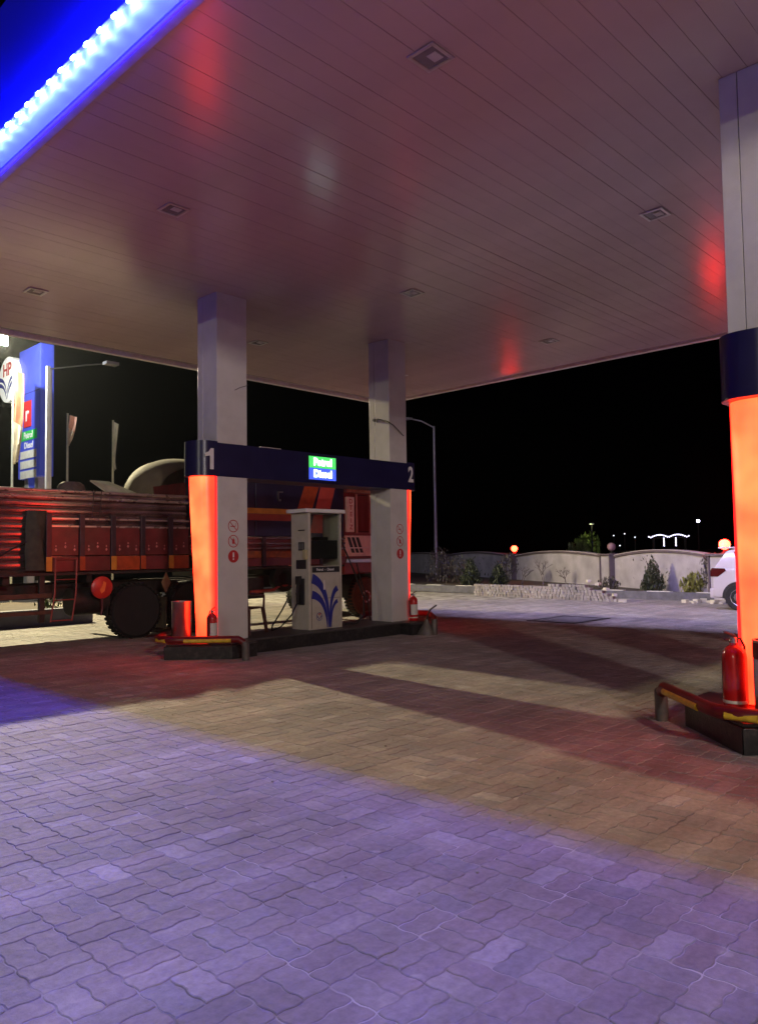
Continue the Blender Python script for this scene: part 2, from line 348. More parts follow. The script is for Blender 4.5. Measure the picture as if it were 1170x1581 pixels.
# manhole cover out in the bright strip
mh = thing('manhole_cover', 'flat dark rectangular drain cover set in the bright paving beyond the canopy', 'drain cover', (14.75, 8.1, .004))
part('frame', MB().box(-.75, .75, -.05, .05, 0, .012).box(-.75, -.65, .05, 1.0, 0, .012).box(.65, .75, .05, 1.0, 0, .012).box(-.75, .75, 1.0, 1.1, 0, .012), M_dark, mh)
for k in range(2): part('cover_plate', MB().box(-.63+k*.64, -.02+k*.64, .07, .98, 0, .009), mat('cover_concrete', (.15, .14, .13), .8, 0, .3, 9, .3), mh)

# ================================================================== CANOPY
XL, XC, YC, YF, H = 2.90, 14.84, 14.12, -2.1, 5.49
can = thing('station_canopy', 'large flat station canopy with ribbed soffit and blue lit fascia edge', 'canopy')
pw = .2025; ny = int((YC-YF-.24)/pw)
pm = MB().box(XL+.12, XC-.12, .0018, pw-.0018, 0, .02).mesh('soffit_panel', M_soffit)
for k in range(ny):
    o = link('soffit_panel', pm, can, (0, YF+.12+k*pw, H+random.uniform(0, .003))); o.rotation_euler = (random.gauss(0, .004), 0, 0)
part('roof_deck', MB().box(XL+.1, XC-.1, YF+.1, YC-.1, H+.05, H+.9), mat('groove_dark', (.2, .18, .18), .9), can)
# edge returns of the soffit
for (x0, x1, y0, y1) in ((XL, XL+.115, YF, YC), (XC-.115, XC, YF, YC), (XL+.12, XC-.12, YC-.115, YC), (XL+.12, XC-.12, YF, YF+.115)):
    part('edge_trim', MB().box(x0, x1, y0, y1, H-(.050 if x0 > XL else .012), H+.045), mat('edge_white', (.7, .66, .64), .4) if x0 > XL else mat('soffit_return', (.45, .44, .45), .4), can, bevel=.004)
for (x0, x1, y0, y1) in ((XL, XL+.08, YF, YC), (XC-.08, XC, YF, YC), (XL+.08, XC-.08, YC-.08, YC), (XL+.08, XC-.08, YF, YF+.08)):
    part('fascia_board', MB().box(x0, x1, y0, y1, H+.36, H+1.75), M_fascia, can)
# LED band: white trough along the foot of the fascia, modules near its top
M_band = mat('led_trough', (.55, .62, .75), .5, 0, .04, 3, emit=None)
M_led = emat('led_emitter', LED, (.8, .8, .9)); M_cov = emat('led_side_strip', (165, 150, 285.0), (.6, .6, .7))
part('led_trough', MB().box(XL-.012, XL-.001, YF, YC, H-.012, H+.357), M_band, can)
part('added_glow_strip', MB().box(XL+.004, XL+.016, YF+.05, YC-.05, H-.036, H-.0125), emat('added_soffit_glow', (.04, .02, 20.0), (.4, .4, .5)), can)  # added glowing strip that tints the soffit edge blue
part('trough_lip', MB().box(XL-.03, XL-.001, YF, YC, H+.36, H+.375), M_trim, can)
lm = MB().box(-.009, .009, -.026, .026, -.010, .010).mesh('led_module', M_led)
yy = YF+.1; 
while yy < YC:
    link('led_module', lm, can, (XL-.055, yy, H+.315)); yy += .245
for (x0, x1, y0, y1) in ((XC+.0, XC+.05, YF, YC), (XL, XC, YF-.05, YF)):
    part('led_strip', MB().box(x0+.002, x1, y0+.002, y1, H+.2, H+.26), M_cov, can)
# recessed square lights (unlit)
Lx = (4.66, 8.80, 12.75); Ly = (-.05, 3.84, 7.71, 11.58)
def make_lum():
    r = link('recessed_light', None, can)
    part('frame', MB().box(-.21, .21, -.21, -.16, -.014, -.002).box(-.21, .21, .16, .21, -.014, -.002).box(-.21, -.16, -.158, .158, -.014, -.002).box(.16, .21, -.158, .158, -.014, -.002), M_trim, r, bevel=.003)
    part('lens', MB().box(-.158, .158, -.158, .158, -.006, -.001), mat('lamp_glass', (.22, .21, .22), .12), r)
    part('lamp_block', MB().box(-.06, .10, -.12, .02, -.012, -.0065), mat('pale_block', (.5, .5, .5), .4), r)
    return r
lum0 = None
for x in Lx:
    for y in Ly:
        r = make_lum() if lum0 is None else copy_tree(lum0, can); lum0 = lum0 or r
        r.location = (x, y, H-.001); r.scale = (.66, .66, 1)

# ================================================================== ISLANDS, COLUMNS, HEADERS
ZI = .22
def island(yc, label, name='pump_island'):
    t = thing(name, label, 'pump island', (0, yc, 0), group='pump islands')
    # main bed and arrow-shaped ends, in separate granite-faced blocks
    xs = [7.0, 8.25, 9.5, 10.45]
    for i in range(3):
        part('plinth_block', MB().box(xs[i]+.002, xs[i+1]-.002, -.42 if i != 3 else 0, .42, -.01, ZI-.03), M_stone, t, bevel=.006)
    for s, x in ((1, 7.0), (-1, 10.45)):
        for q in (1, -1):
            poly = [(x-.002*s, .003*q), (x-.002*s, .70*q), (x-.45*s, .70*q), (x-1.13*s, .003*q)]
            if s*q < 0: poly = poly[::-1]
            part('nose_block', MB().prism(poly, -.01, ZI-.03), M_stone, t, bevel=.008)
    part('top_slab', MB().prism([(5.9, 0), (6.56, -.68), (7.02, -.68), (7.02, -.45), (10.43, -.45), (10.43, -.68), (10.9, -.68), (11.56, 0), (10.9, .68), (10.43, .68), (10.43, .45), (7.02, .45), (7.02, .68), (6.56, .68)], ZI-.029, ZI), mat('island_top', (.05, .045, .042), .5, 0, .35, 9, .2, 40, dirt=.5, dirtcol=(.12, .1, .08)), t, bevel=.005)
    return t
Y1, Y2 = 9.975, 2.045
island(Y1, 'long low black granite pump island under the truck-side pump, with arrow ends')
island(Y2, 'black granite pump island at the right edge of the picture')

def nose_poly(hw, ln, r, n=10):
    # plan of the rounded nose, opening towards +x at x=0; points from (0,-hw) round to (0,hw)
    pts = [(0, -hw)]
    for k in range(n+1):
        a = -math.pi/2 - k*(math.pi/2)/n; pts.append((-(ln-r) + r*math.cos(a), -(hw-r) + r*math.sin(a)))
    for k in range(n+1):
        a = math.pi - k*(math.pi/2)/n; pts.append((-(ln-r) + r*math.cos(a), (hw-r) + r*math.sin(a)))
    pts.append((0, hw)); return pts
def column(x0, x1, yc, nose, label, n_icons=3):
    hw = .26; cx = (x0+x1)/2
    t = thing('canopy_column', label, 'column', (cx, yc, 0), group='columns holding the canopy'); a = (x1-x0)/2
    # cladding panels: each face its own sheet round a dark core
    part('core', MB().box(-a+.02, a-.02, -hw+.02, hw-.02, ZI, H+.04), M_dark, t)
    for (p, q, r_, s_) in ((-a+.012, a-.012, -hw, -hw+.018), (-a+.012, a-.012, hw-.018, hw)):
        part('cladding_panel', MB().box(p, q, r_, s_, ZI+.001, H-.002), M_white, t, bevel=.004)
    for sx in (-a, a-.018):
        part('cladding_panel', MB().box(sx, sx+.018, -hw+.0, -hw+.37, ZI+.001, H-.002), M_white, t, bevel=.004)
        part('cladding_panel', MB().box(sx, sx+.018, -hw+.376, hw-.0, ZI+.001, H-.002), M_white, t, bevel=.004)
    # tapered light panel
    sgn = -1 if nose < 0 else 1; prof = [(ZI+.02, .07), (.8, .12), (1.3, .17), (1.8, .215), (2.3, .245), (2.672, .255)]
    rs = []
    for z, ln in prof:
        pl = nose_poly(.235, ln, min(.2, ln*.95))
        rs.append([((-a-.004+px) if sgn < 0 else (a+.004-px), py, z) for px, py in pl])
    lp = part('light_panel', MB().rings(rs, close=False, cap=False), M_nose if sgn < 0 else M_nose_far, t, smooth=True)
    for q in (-1, 1):
        xx = (-a-.03 if sgn < 0 else a+.004)
        part('edge_light', MB().box(xx, xx+.026, q*.2475-.011, q*.2475+.011, ZI+.02, 2.672), M_noseedge, t)
    # corner joint strip next to the panel, lit red
    # stickers on the face towards the camera
    zc = [1.93, 1.70, 1.47]
    for k, z in enumerate(zc[:n_icons]):
        e = .012 + a*.0; y = -hw-.0015
        ring = MB(); mm = M_redprint
        if k < 2:
            n_ = 24; r0, r1 = .083, .096
            vs = []; 
            for i in range(n_):
                th = 2*math.pi*i/n_
                for r_ in (r0, r1): vs.append((e+r_*math.cos(th), y, z+r_*math.sin(th)))
            ring.add(vs, [(2*i, 2*i+1, (2*i+3) % (2*n_), (2*i+2) % (2*n_)) for i in range(n_)])
            rot = Matrix.Rotation(math.radians(45), 3, 'Y'); ring.box(e-.08, e+.08, y-.0004, y+.0004, z-.006, z+.006, rot)
            if k == 0: ring.box(e-.05, e+.03, y-.0012, y-.0008, z-.012, z+.004); ring.tube([(e+.03, y-.001, z-.002), (e+.05, y-.001, z+.02), (e+.04, y-.001, z+.045)], .003, 5)
            else: ring.box(e-.022, e+.022, y-.0012, y-.0008, z-.04, z+.03); ring.box(e-.006, e+.006, y-.0012, y-.0008, z+.03, z+.055)
            part('prohibition_sticker', ring, M_redprint, t)
        else:
            n_ = 24; ring.add([(e+.096*math.cos(2*math.pi*i/n_), y, z+.096*math.sin(2*math.pi*i/n_)) for i in range(n_)], [tuple(range(n_))])
            st = part('warning_sticker', ring, M_redprint, t)
            part('exclamation_mark', MB().box(e-.013, e+.013, y-.002, y-.001, z-.015, z+.06).box(e-.012, e+.012, y-.002, y-.001, z-.052, z-.03), M_whitep, st)
    return t
C1 = column(6.605, 7.155, Y1, -1, 'white square column nearest the truck rear, its red light panel above a steel bin')
C2 = column(10.39, 10.86, Y1, 1, 'white square column in the middle, beyond the fuel pump, with small stickers')
C3 = column(6.63, 7.18, Y2, -1, 'white square column cut off by the right picture edge')
C4 = column(10.39, 10.86, Y2, 1, 'white square column on the far end of the right hand island')
# stub brackets / wires on the columns
br = part('wire_bracket', MB().tube([(-.235, .05, 3.95), (-.30, -.02, 4.0), (-.30, -.26, 3.93), (-.16, -.30, 3.86), (.08, -.33, 3.68)], .008, 6).lathe([(.03, -.26), (.03, -.235)], (0, .12, 4.0), 10, 'x'), M_dark, C2)
part('loose_wire', MB().tube([(.05, -.262, 4.02), (.13, -.29, 4.07), (.22, -.285, 4.10), (.30, -.27, 4.14)], .004, 5), M_dark, C1)

def header(yc, nums, label, sign):
    t = thing('header_beam', label, 'header beam', (0, yc, 0), group='header beams')
    z0, z1 = 2.675, 3.18; hw = .272
    xa, xb = 6.61, 10.87
    part('header_panel', MB().box(xa, 7.30, -hw, hw, z0, z1), M_navy, t)
    part('header_panel', MB().box(7.302, 8.72, -hw, hw, z0, z1), M_navy, t)
    part('header_panel', MB().box(8.722, 10.14, -hw, hw, z0, z1), M_navy, t)
    part('header_panel', MB().box(10.142, xb, -hw, hw, z0, z1), M_navy, t)
    for sgn, x in ((-1, xa-.002), (1, xb+.002)):
        pl = nose_poly(hw, .33, .22)
        poly = [(x+px if sgn < 0 else x-px, py) for px, py in pl]
        part('nose_cap', MB().prism(poly, z0, z1+.02), M_navy, t, smooth=True)
    if nums[0] == '1':
        part('numeral', MB().extr([(6.47, 2.77), (6.535, 2.77), (6.535, 3.085), (6.485, 3.085), (6.445, 3.03), (6.385, 3.005), (6.385, 2.955), (6.47, 2.975)], 'y', -hw-.006, -hw-.002), M_whitep, t)
    else: text('numeral', nums[0], .42, M_whitep, t, (6.46, -hw-.003, 2.935), FACE_MY, .002, .012)
    text('numeral', nums[1], .40, M_whitep, t, (10.955, -hw-.003, 2.955), FACE_MY, .002, .012, xs=.75)
    return t
header(Y1, '12', 'dark blue header beam over the pump carrying white numerals 1 and 2', True)
header(Y2, '34', 'dark blue header beam over the right hand pump island', False)
# lit fuel sign
sg = thing('fuel_sign', 'small lit sign reading Petrol on green and Diesel on blue, on the header beam', 'sign', (8.675, Y1-.272, 2.925))
part('sign_case', MB().box(-.31, .31, -.035, -.001, -.205, .205), M_blackp, sg)
part('green_panel', MB().box(-.30, .30, -.045, -.036, .002, .195), emat('green_lit', (.03, .85, .12)), sg)
part('blue_panel', MB().box(-.30, .30, -.045, -.036, -.195, -.002), emat('blue_lit', (.01, .10, 1.2)), sg)
text('petrol_lettering', 'Petrol', .165, emat('sign_letters', (4, 5, 4.6)), sg, (0, -.049, .098), FACE_MY, .002, .006)
text('diesel_lettering', 'Diesel', .165, emat('sign_letters', (4, 5, 4.6)), sg, (0, -.049, -.098), FACE_MY, .002, .006)

# ================================================================== FUEL DISPENSER
def dispenser(x, y, label):
    t = thing('fuel_dispenser', label, 'fuel pump', (x, y, ZI), group='fuel pumps')
    w, d, h = .72, .43, 2.0
    M_pump = mat('pump_white', (.46, .42, .34), .35, 0, .08, 6, .03, 20, dirt=.35, dirtcol=(.25, .2, .14))
    part('lower_cabinet', MB().box(0.06, w, 0, d, 0, 1.06), M_pump, t, bevel=.008)
    part('side_pillar', MB().box(0, .055, -.01, d+.01, 0, h-.04), M_pump, t, bevel=.008)
    part('side_pillar', MB().box(w+.002, w+.035, -.01, d+.01, 0, h-.04), M_pump, t, bevel=.006)
    part('top_cap', MB().box(-.08, w+.10, -.05, d+.05, h-.035, h+.03), M_whitep, t, bevel=.012)
    part('display_housing', MB().box(0.06, w, .05, d-.05, 1.18, 1.50), M_blackp, t, bevel=.01)
    part('glass_pane', MB().box(.06, w, .022, .028, 1.08, h-.04), glass_mat('pump_glass', (.92, .95, .92)), t)
    part('glass_pane', MB().box(.06, w, d-.028, d-.022, 1.51, h-.04), glass_mat('pump_glass', (.92, .95, .92)), t)
    part('meter_unit', MB().box(.36, .56, .12, d-.12, 1.502, 1.56), M_dark, t, bevel=.006)
    part('brand_strip', MB().box(.085, w-.02, -.009, -.001, .955, 1.05), M_blackp, t)
    text('strip_lettering', 'Petrol  -  Diesel', .062, M_whitep, t, (.37, -.0105, 1.002), FACE_MY, .0006, .001)
    # swoosh graphics on the front
    def band(pts, wd, name):
        b = MB(); n = len(pts); vs = []
        for i, (px, pz) in enumerate(pts):
            a_ = pts[max(i-1, 0)]; b_ = pts[min(i+1, n-1)]; dx, dz = b_[0]-a_[0], b_[1]-a_[1]; l = math.hypot(dx, dz); nx, nz = -dz/l, dx/l
            w_ = wd[0] + (wd[1]-wd[0])*i/(n-1)
            for q in (-1, 1): vs.append((min(max(px+q*nx*w_/2, .064), w-.006), -.0025, min(pz+q*nz*w_/2, .95)))
        b.add(vs, [(2*i, 2*i+1, 2*i+3, 2*i+2) for i in range(n-1)]); part(name, b, M_blueprint, t)
    def arc(x0, z0, x1, z1, bul, n=16):
        out = []
        for i in range(n+1):
            s_ = i/n; cxp, czp = x0 + (x1-x0)*bul, z0
            out.append(((1-s_)**2*x0 + 2*s_*(1-s_)*(x1-.01*bul) + s_*s_*x1, (1-s_)**2*z0 + 2*s_*(1-s_)*(z0-(z0-z1)*.12) + s_*s_*z1))
        return out
    band(arc(.07, .86, .455, .02, .8), (.17, .022), 'blue_swoosh')
    band(arc(.07, .59, .415, .02, .8), (.14, .02), 'blue_swoosh')
    band(arc(.655, .68, .478, .02, .8), (.10, .02), 'blue_swoosh')
    band(arc(.655, .46, .505, .02, .8), (.07, .018), 'blue_swoosh')
    # small round emblem
    e = MB(); n_ = 20; vs = []
    for i in range(n_):
        for r_ in (.062, .070): vs.append((.235+r_*math.cos(2*math.pi*i/n_), -.003, .215+r_*math.sin(2*math.pi*i/n_)))
    e.add(vs, [(2*i, 2*i+1, (2*i+3) % (2*n_), (2*i+2) % (2*n_)) for i in range(n_)])
    for q in (-1, 1):
        for k in (0, 1):
            e.tube([(.235+q*.055, -.003, .235-k*.02), (.235+q*.03, -.003, .215-k*.015), (.235+q*.006, -.003, .165)], .004, 4)
    em = part('emblem', e, M_blueprint, t)
    text('emblem_lettering', 'HP', .05, M_redprint, em, (.235, -.004, .252), FACE_MY, .0004, .001)
    part('paper_sticker', MB().box(.33, .37, -.004, -.003, .66, .82), M_label, t)
    # left end face (towards -x): screens, nozzle pocket, grime
    part('card_slot', MB().box(-.006, -.001, .08, .25, 1.66, 1.68), M_blackp, t)
    part('keypad', MB().box(-.012, -.001, .09, .24, 1.33, 1.47), M_blackp, t, bevel=.003)
    part('small_screen', MB().box(-.012, -.001, .05, .30, 1.02, 1.17), M_blackp, t, bevel=.003)
    part('slip_holder', MB().box(-.05, -.001, .01, .09, 1.18, 1.34), mat('cream_plastic', (.42, .36, .2), .5), t, bevel=.006)
    part('nozzle_pocket', MB().box(-.03, -.001, .09, .27, .42, .86), M_blackp, t, bevel=.006)
    nz = part('nozzle', MB().tube([(-.07, .17, .84), (-.09, .18, .66), (-.06, .21, .45)], .026, 8).tube([(-.08, .15, .72), (-.16, .13, .62), (-.12, .15, .50)], .011, 6).box(-.10, -.03, .14, .22, .76, .90), M_blackp, t, smooth=True)
    part('hose', MB().tube([(-.06, .22, .45), (-.12, .30, .25), (-.25, .42, .06), (-.5, .35, .02), (-.62, .18, .12), (-.45, .15, .35), (-.22, .25, .55)], .013, 8), M_rubber, t, smooth=True)
    part('hose', MB().tube([(w+.045, .2, 1.88), (w+.13, .10, 1.5), (w+.34, .0, .95), (w+.52, -.05, .5), (w+.50, -.08, .18), (w+.30, -.09, .04), (w+.06, -.06, .05)], .014, 8), M_rubber, t, smooth=True)
    part('hose', MB().tube([(w+.5, .1, 1.1), (w+.62, .12, .8), (w+.78, .1, .4), (w+.82, .08, .05)], .010, 8), M_rubber, t, smooth=True)
    part('keypad_keys', MB().box(-.015, -.0125, .10, .155, 1.35, 1.45).box(-.015, -.0125, .17, .23, 1.35, 1.45), mat('key_grey', (.12, .12, .12), .5), t)
    part('door_seam', MB().box(.062, w-.002, -.0022, -.0012, .515, .52).box(.062, .068, -.003, -.0005, .02, 1.05), M_dark, t)
    part('lock', MB().lathe([(.012, -.008), (.012, .0)], (w-.04, 0, .5), 10, 'y'), M_steel, t)
    part('hose_elbow', MB().tube([(w+.03, .2, 1.86), (w+.08, .2, 1.88), (w+.05, .2, 1.82)], .02, 8), M_steel, t)
    return t
dispenser(8.455, 9.80, 'tall white fuel pump with blue swoosh panel standing between the two columns')
dispenser(8.455, 1.85, 'tall white fuel pump standing on the right hand island')

# ================================================================== ISLAND FURNITURE
def bumper(yc, s, x, label):
    # s=-1: near end (nose towards -x), s=+1: far end
    t = thing('bumper_rail', label, 'bumper rail', (x, yc, 0), group='bumper rails round the island ends')
    z = .295; r = .052
    q = lambda u, v, dz=0.0: (s*u, v, z+dz)
    pts = [q(-.62, .92, -.05), q(-.56, .87), q(.05, .26), q(.12, .16), q(.14, .0), q(.12, -.16), q(.05, -.26), q(-.56, -.87), q(-.62, -.92, -.05)]
    part('rail', MB().tube(pts, r, 14), M_redpaint, t, smooth=True)
    for v in (.925, -.925):
        part('post', MB().tube([(s*-.615, v, z-.03), (s*-.635, v*1.01, z-.09), (s*-.64, v*1.01, -.02)], r+.003, 12), mat('grey_steel_post', (.10, .09, .08), .5, .2, .3, 9, dirt=.5, dirtcol=(.2, .1, .04)), t, smooth=True)
    k = .0265
    for v0, v1, u0, u1 in ((.80, .33, -.49, -.02), (-.80, -.33, -.49, -.02), (.10, -.13, .135, .135)):
        dv = (1 if v0 > .2 else (-1 if v0 < -.2 else 0))*k
        part('reflective_band', MB().tube([(s*(u0+k), v0+dv, z-.012), (s*(u1+k), v1+dv, z-.012)], .030, 10), M_yellow, t, smooth=True)
    return t
bumper(Y1, -1, 5.98, 'bent red and yellow bumper rail round the left end of the truck-side island')
bumper(Y1, 1, 11.42, 'red bumper rail round the far end of the truck-side island, beside the funnel')
bumper(Y2, -1, 5.98, 'bent red and yellow bumper rail in front of the extinguisher at the right edge')
bumper(Y2, 1, 11.42, 'red bumper rail round the far end of the right hand island')

def extinguisher(x, y, rz, label, s=1.0):
    t = thing('fire_extinguisher', label, 'fire extinguisher', (x, y, ZI), rz, 'fire extinguishers')
    t.scale = (s, s, s)
    part('cylinder', MB().lathe([(.08, 0), (.086, .01), (.086, .06), (.09, .065), (.09, .40), (.082, .44), (.055, .475), (.03, .49), (.03, .505)], n=24), M_redcan, t, smooth=True)
    part('base_band', MB().lathe([(.091, .058), (.0915, .06), (.0915, .078), (.091, .08)], n=24), mat('white_band', (.65, .6, .5), .4), t, smooth=True)
    lb = MB(); n = 12; vs = []
    for i in range(n):
        a = math.radians(200 + 120*i/(n-1))
        for z in (.12, .33): vs.append((.0912*math.cos(a), .0912*math.sin(a), z))
    lb.add(vs, [(2*i, 2*i+2, 2*i+3, 2*i+1) for i in range(n-1)])
    lp = part('paper_label', lb, M_label, t, smooth=True)
    part('valve', MB().lathe([(.022, .505), (.022, .545), (.012, .55)], n=12), M_steel, t, smooth=True)
    part('handle', MB().box(-.012, .095, -.009, .009, .553, .567, Matrix.Rotation(-.35, 3, 'Y'), (0, 0, .56)).box(-.012, .085, -.008, .008, .53, .538), M_blackp, t, bevel=.002)
    part('hose', MB().tube([(-.02, 0, .53), (-.075, -.02, .535), (-.118, -.03, .47), (-.12, -.03, .36), (-.105, -.02, .22), (-.10, -.02, .12)], .009, 8), M_rubber, t, smooth=True)
    part('gauge', MB().lathe([(.015, -.034), (.015, -.02)], (0, 0, .525), 10, 'y'), M_steel, t)
    return t
extinguisher(6.47, 9.66, .3, 'red fire extinguisher with large pale label beside the steel bin', .86)
extinguisher(10.84, 9.59, -.2, 'red fire extinguisher leaning at the far end of the island past the second column', .92)
extinguisher(6.37, 2.26, 2.6, 'large red fire extinguisher standing under the panel at the right edge', 1.04)

def bin_(x, y, label, red=False):
    t = thing('litter_bin', label, 'litter bin', (x, y, ZI), group='round steel bins')
    part('body', MB().lathe([(.142, .0), (.148, .01), (.148, .56), (.151, .565), (.151, .58), (.136, .58), (.136, .03)], n=32), M_steel, t, smooth=True)
    if red:
        part('red_sleeve', MB().lathe([(.1495, .44), (.1515, .445), (.1515, .555), (.1495, .56)], n=32), M_redpaint, t, smooth=True)
        part('paper_wrap', MB().lathe([(.1493, .16), (.1505, .165), (.1505, .43), (.1493, .435)], n=32), M_label, t, smooth=True)
    return t
bin_(6.40, 10.37, 'round brushed steel bin left of the red light panel')
bin_(6.27, 1.93, 'round steel bin with red sleeve and pale wrap at the right edge', True)

# plastic chair behind the first column
ch = thing('plastic_chair', 'brown moulded plastic armchair half hidden behind the left column', 'chair', (7.52, 10.28, ZI), math.radians(20))
M_ch = mat('brown_plastic', (.09, .035, .025), .35, 0, .1, 8)
part('seat', MB().box(-.22, .22, -.21, .21, .40, .425), M_ch, ch, bevel=.01)
bk = MB(); rs = []
for k in range(9):
    z = .42 + k*.05; w = .215 if k < 6 else .215 - (k-5)**2*.012
    yb = .20 + k*.011
    rs.append([(-w, yb-.02, z), (w, yb-.02, z), (w, yb+.004, z), (-w, yb+.004, z)])
part('backrest', bk.rings(rs), M_ch, ch, bevel=.006)
for sx in (-1, 1):
    for sy in (-1, 1):
        part('leg', MB().rings([[(sx*.26-.02, sy*.24-.02, 0), (sx*.26+.02, sy*.24-.02, 0), (sx*.26+.02, sy*.24+.02, 0), (sx*.26-.02, sy*.24+.02, 0)], [(sx*.21-.025, sy*.2-.025, .40), (sx*.21+.025, sy*.2-.025, .40), (sx*.21+.025, sy*.2+.025, .40), (sx*.21-.025, sy*.2+.025, .40)]]), M_ch, ch)
    part('armrest', MB().tube([(sx*.235, -.2, .40), (sx*.25, -.2, .60), (sx*.25, .0, .625), (sx*.235, .21, .62)], .02, 8), M_ch, ch, smooth=True)
# funnel with long spout on the ground at the island end
fu = thing('funnel_can', 'grey metal funnel with a curved spout standing at the far island end', 'funnel', (10.74, 9.18, .002))
part('cone', MB().lathe([(.19, 0), (.185, .02), (.06, .20), (.03, .26), (.03, .27)], n=20), mat('dull_zinc', (.16, .15, .13), .45, .5, .2, 15), fu, smooth=True)
part('spout', MB().tube([(0, 0, .25), (.01, -.02, .36), (.05, -.05, .45), (.16, -.10, .52)], .014, 8), M_dark, fu, smooth=True)

# ================================================================== TRUCK
M_corr = mat('corrugated_steel', (.34, .22, .22), .22, .85, .25, 3, .03, 9, dirt=.55, dirtcol=(.07, .035, .035))
M_flap = mat('truck_red', (.12, .016, .018), .36, 0, .35, 4, .15, 25, dirt=.55, dirtcol=(.10, .045, .035))
M_post = mat('truck_post', (.035, .02, .03), .4, .2, .3, 8, .1, 40)
M_oran = mat('truck_orange', (.34, .055, .012), .4, 0, .25, 9, .1, 40, dirt=.5, dirtcol=(.2, .04, .02))
M_cabn = mat('truck_navy', (.018, .014, .045), .3, 0, .15, 3, .05, 20, dirt=.3, dirtcol=(.06, .04, .04))
M_oran2 = mat('dull_orange', (.26, .06, .015), .5, 0, .35, 9, .1, 40, dirt=.6, dirtcol=(.1, .03, .02))
M_stripe = mat('truck_yellow', (.55, .25, .03), .4, 0, .15, 8)
M_cream = mat('truck_cream', (.8, .66, .58), .4, 0, .12, 6, dirt=.3, dirtcol=(.25, .14, .08))
TY = 12.9
tk = thing('cargo_truck', 'long red cargo truck with corrugated sides and orange band, parked behind the pump island', 'truck', (0, TY, 0))
def corr(x0, x1, z0, z1, y, per=.075, amp=.016):
    b = MB(); n = int((z1-z0)/per*10); prof = []
    for i in range(n+1):
        z = z0 + (z1-z0)*i/n; prof.append((y - amp*abs(math.sin(math.pi*(z-z0)/per))**.6*1.6, z))
    nx = 30; vs = []; m_ = len(prof)
    for k in range(nx+1):
        x = x0 + (x1-x0)*k/nx; w = .004*math.sin(x*5.1)+.004*math.sin(x*2.3+1)
        vs += [(x, p[0]+w+.003*math.sin(x*3+p[1]*9), p[1]+.004*math.sin(x*1.9)) for p in prof]
    b.add(vs, [(k*m_+i, k*m_+i+1, (k+1)*m_+i+1, (k+1)*m_+i) for k in range(nx) for i in range(m_-1)]); return b
# upper corrugated walls
part('corrugated_side', corr(2.0, 8.08, 1.30, 2.60, .06, .13, .018), M_corr, tk, smooth=True)
part('corrugated_side', corr(2.0, 8.08, 1.30, 2.60, 2.34, .13, .018), M_corr, tk, smooth=True)
part('tailboard', MB().box(2.0, 2.06, .10, 2.30, 1.30, 2.55), M_flap, tk)
part('headboard', MB().box(8.085, 8.12, .10, 2.30, 1.30, 2.9), M_flap, tk)
part('cargo_floor', MB().box(2.0, 8.08, .08, 2.32, 1.20, 1.298), M_dark, tk)
for z in (2.615, 2.50): part('top_rail', MB().tube([(1.98, .02 if z > 2.6 else .0, z), (8.1, .02 if z > 2.6 else .0, z)], .028, 10), mat('rail_steel', (.5, .42, .38), .28, .7, .2, 5), tk, smooth=True)
part('top_rail', MB().tube([(1.98, 2.38, 2.615), (8.1, 2.38, 2.615)], .028, 10), M_corr, tk, smooth=True)
for z in (2.38, 2.27): part('side_rail', MB().box(2.0, 8.09, .012, .035, z-.018, z+.018), M_corr, tk, bevel=.005)
part('load', MB().box(2.2, 8.0, .2, 2.2, 1.3, 2.45), mat('load_sacks', (.12, .09, .06), .9, 0, .4, 5, .5, 10), tk)
# side panels between posts
px = 5.42; k = 0
while px < 8.0:
    part('side_post', MB().box(px-.045, px+.045, -.075, -.005, 1.26, 2.22), M_post, tk, bevel=.006)
    part('post_foot', MB().box(px-.05, px+.05, -.085, -.076, 1.26, 1.50), M_oran if k % 2 else M_stripe, tk, bevel=.003)
    x0, x1 = px+.05, min(px+.52, 8.1)
    f = part('side_flap', MB().box(x0, x1, -.035, -.006, 1.52, 2.02), M_flap, tk, bevel=.006)
    part('flap_rail', MB().box(x0, x1, -.055, -.036, 2.00, 2.03).box(x0, x1, -.05, -.036, 2.13, 2.16), mat('rail_steel', (.5, .42, .38), .28, .7, .2, 5), f, bevel=.003)
    part('lower_board', MB().box(x0, x1, -.045, -.006, 1.25, 1.50), M_oran if k % 2 == 0 and k else M_flap, tk, bevel=.006)
    dm = MB()
    for q in range(3):
        ex, ez = x0+.08+q*.16, 1.62 + (q % 2)*.05; dm.add([(ex, -.0365, ez-.03), (ex+.022, -.0365, ez), (ex, -.0365, ez+.03), (ex-.022, -.0365, ez)], [(0, 1, 2, 3)]).add([(ex, -.0365, ez+.04), (ex+.014, -.0365, ez+.06), (ex, -.0365, ez+.08), (ex-.014, -.0365, ez+.06)], [(0, 1, 2, 3)])
    part('painted_flowers', dm, mat('faded_pink', (.5, .22, .2), .5, 0, .4, 30), f)
    px += .57; k += 1
part('sill', MB().box(2.0, 12.2, -.03, .05, 1.19, 1.235), M_dark, tk)
part('chassis_rail', MB().box(2.0, 14.0, .55, .68, .78, 1.02).box(2.0, 14.0, 1.72, 1.85, .78, 1.02), M_dark, tk)
for x in (2.4, 3.6, 4.8, 6.2, 9.2, 10.4, 11.6): part('crossmember', MB().box(x-.05, x+.05, .1, 2.3, 1.05, 1.19), M_dark, tk)
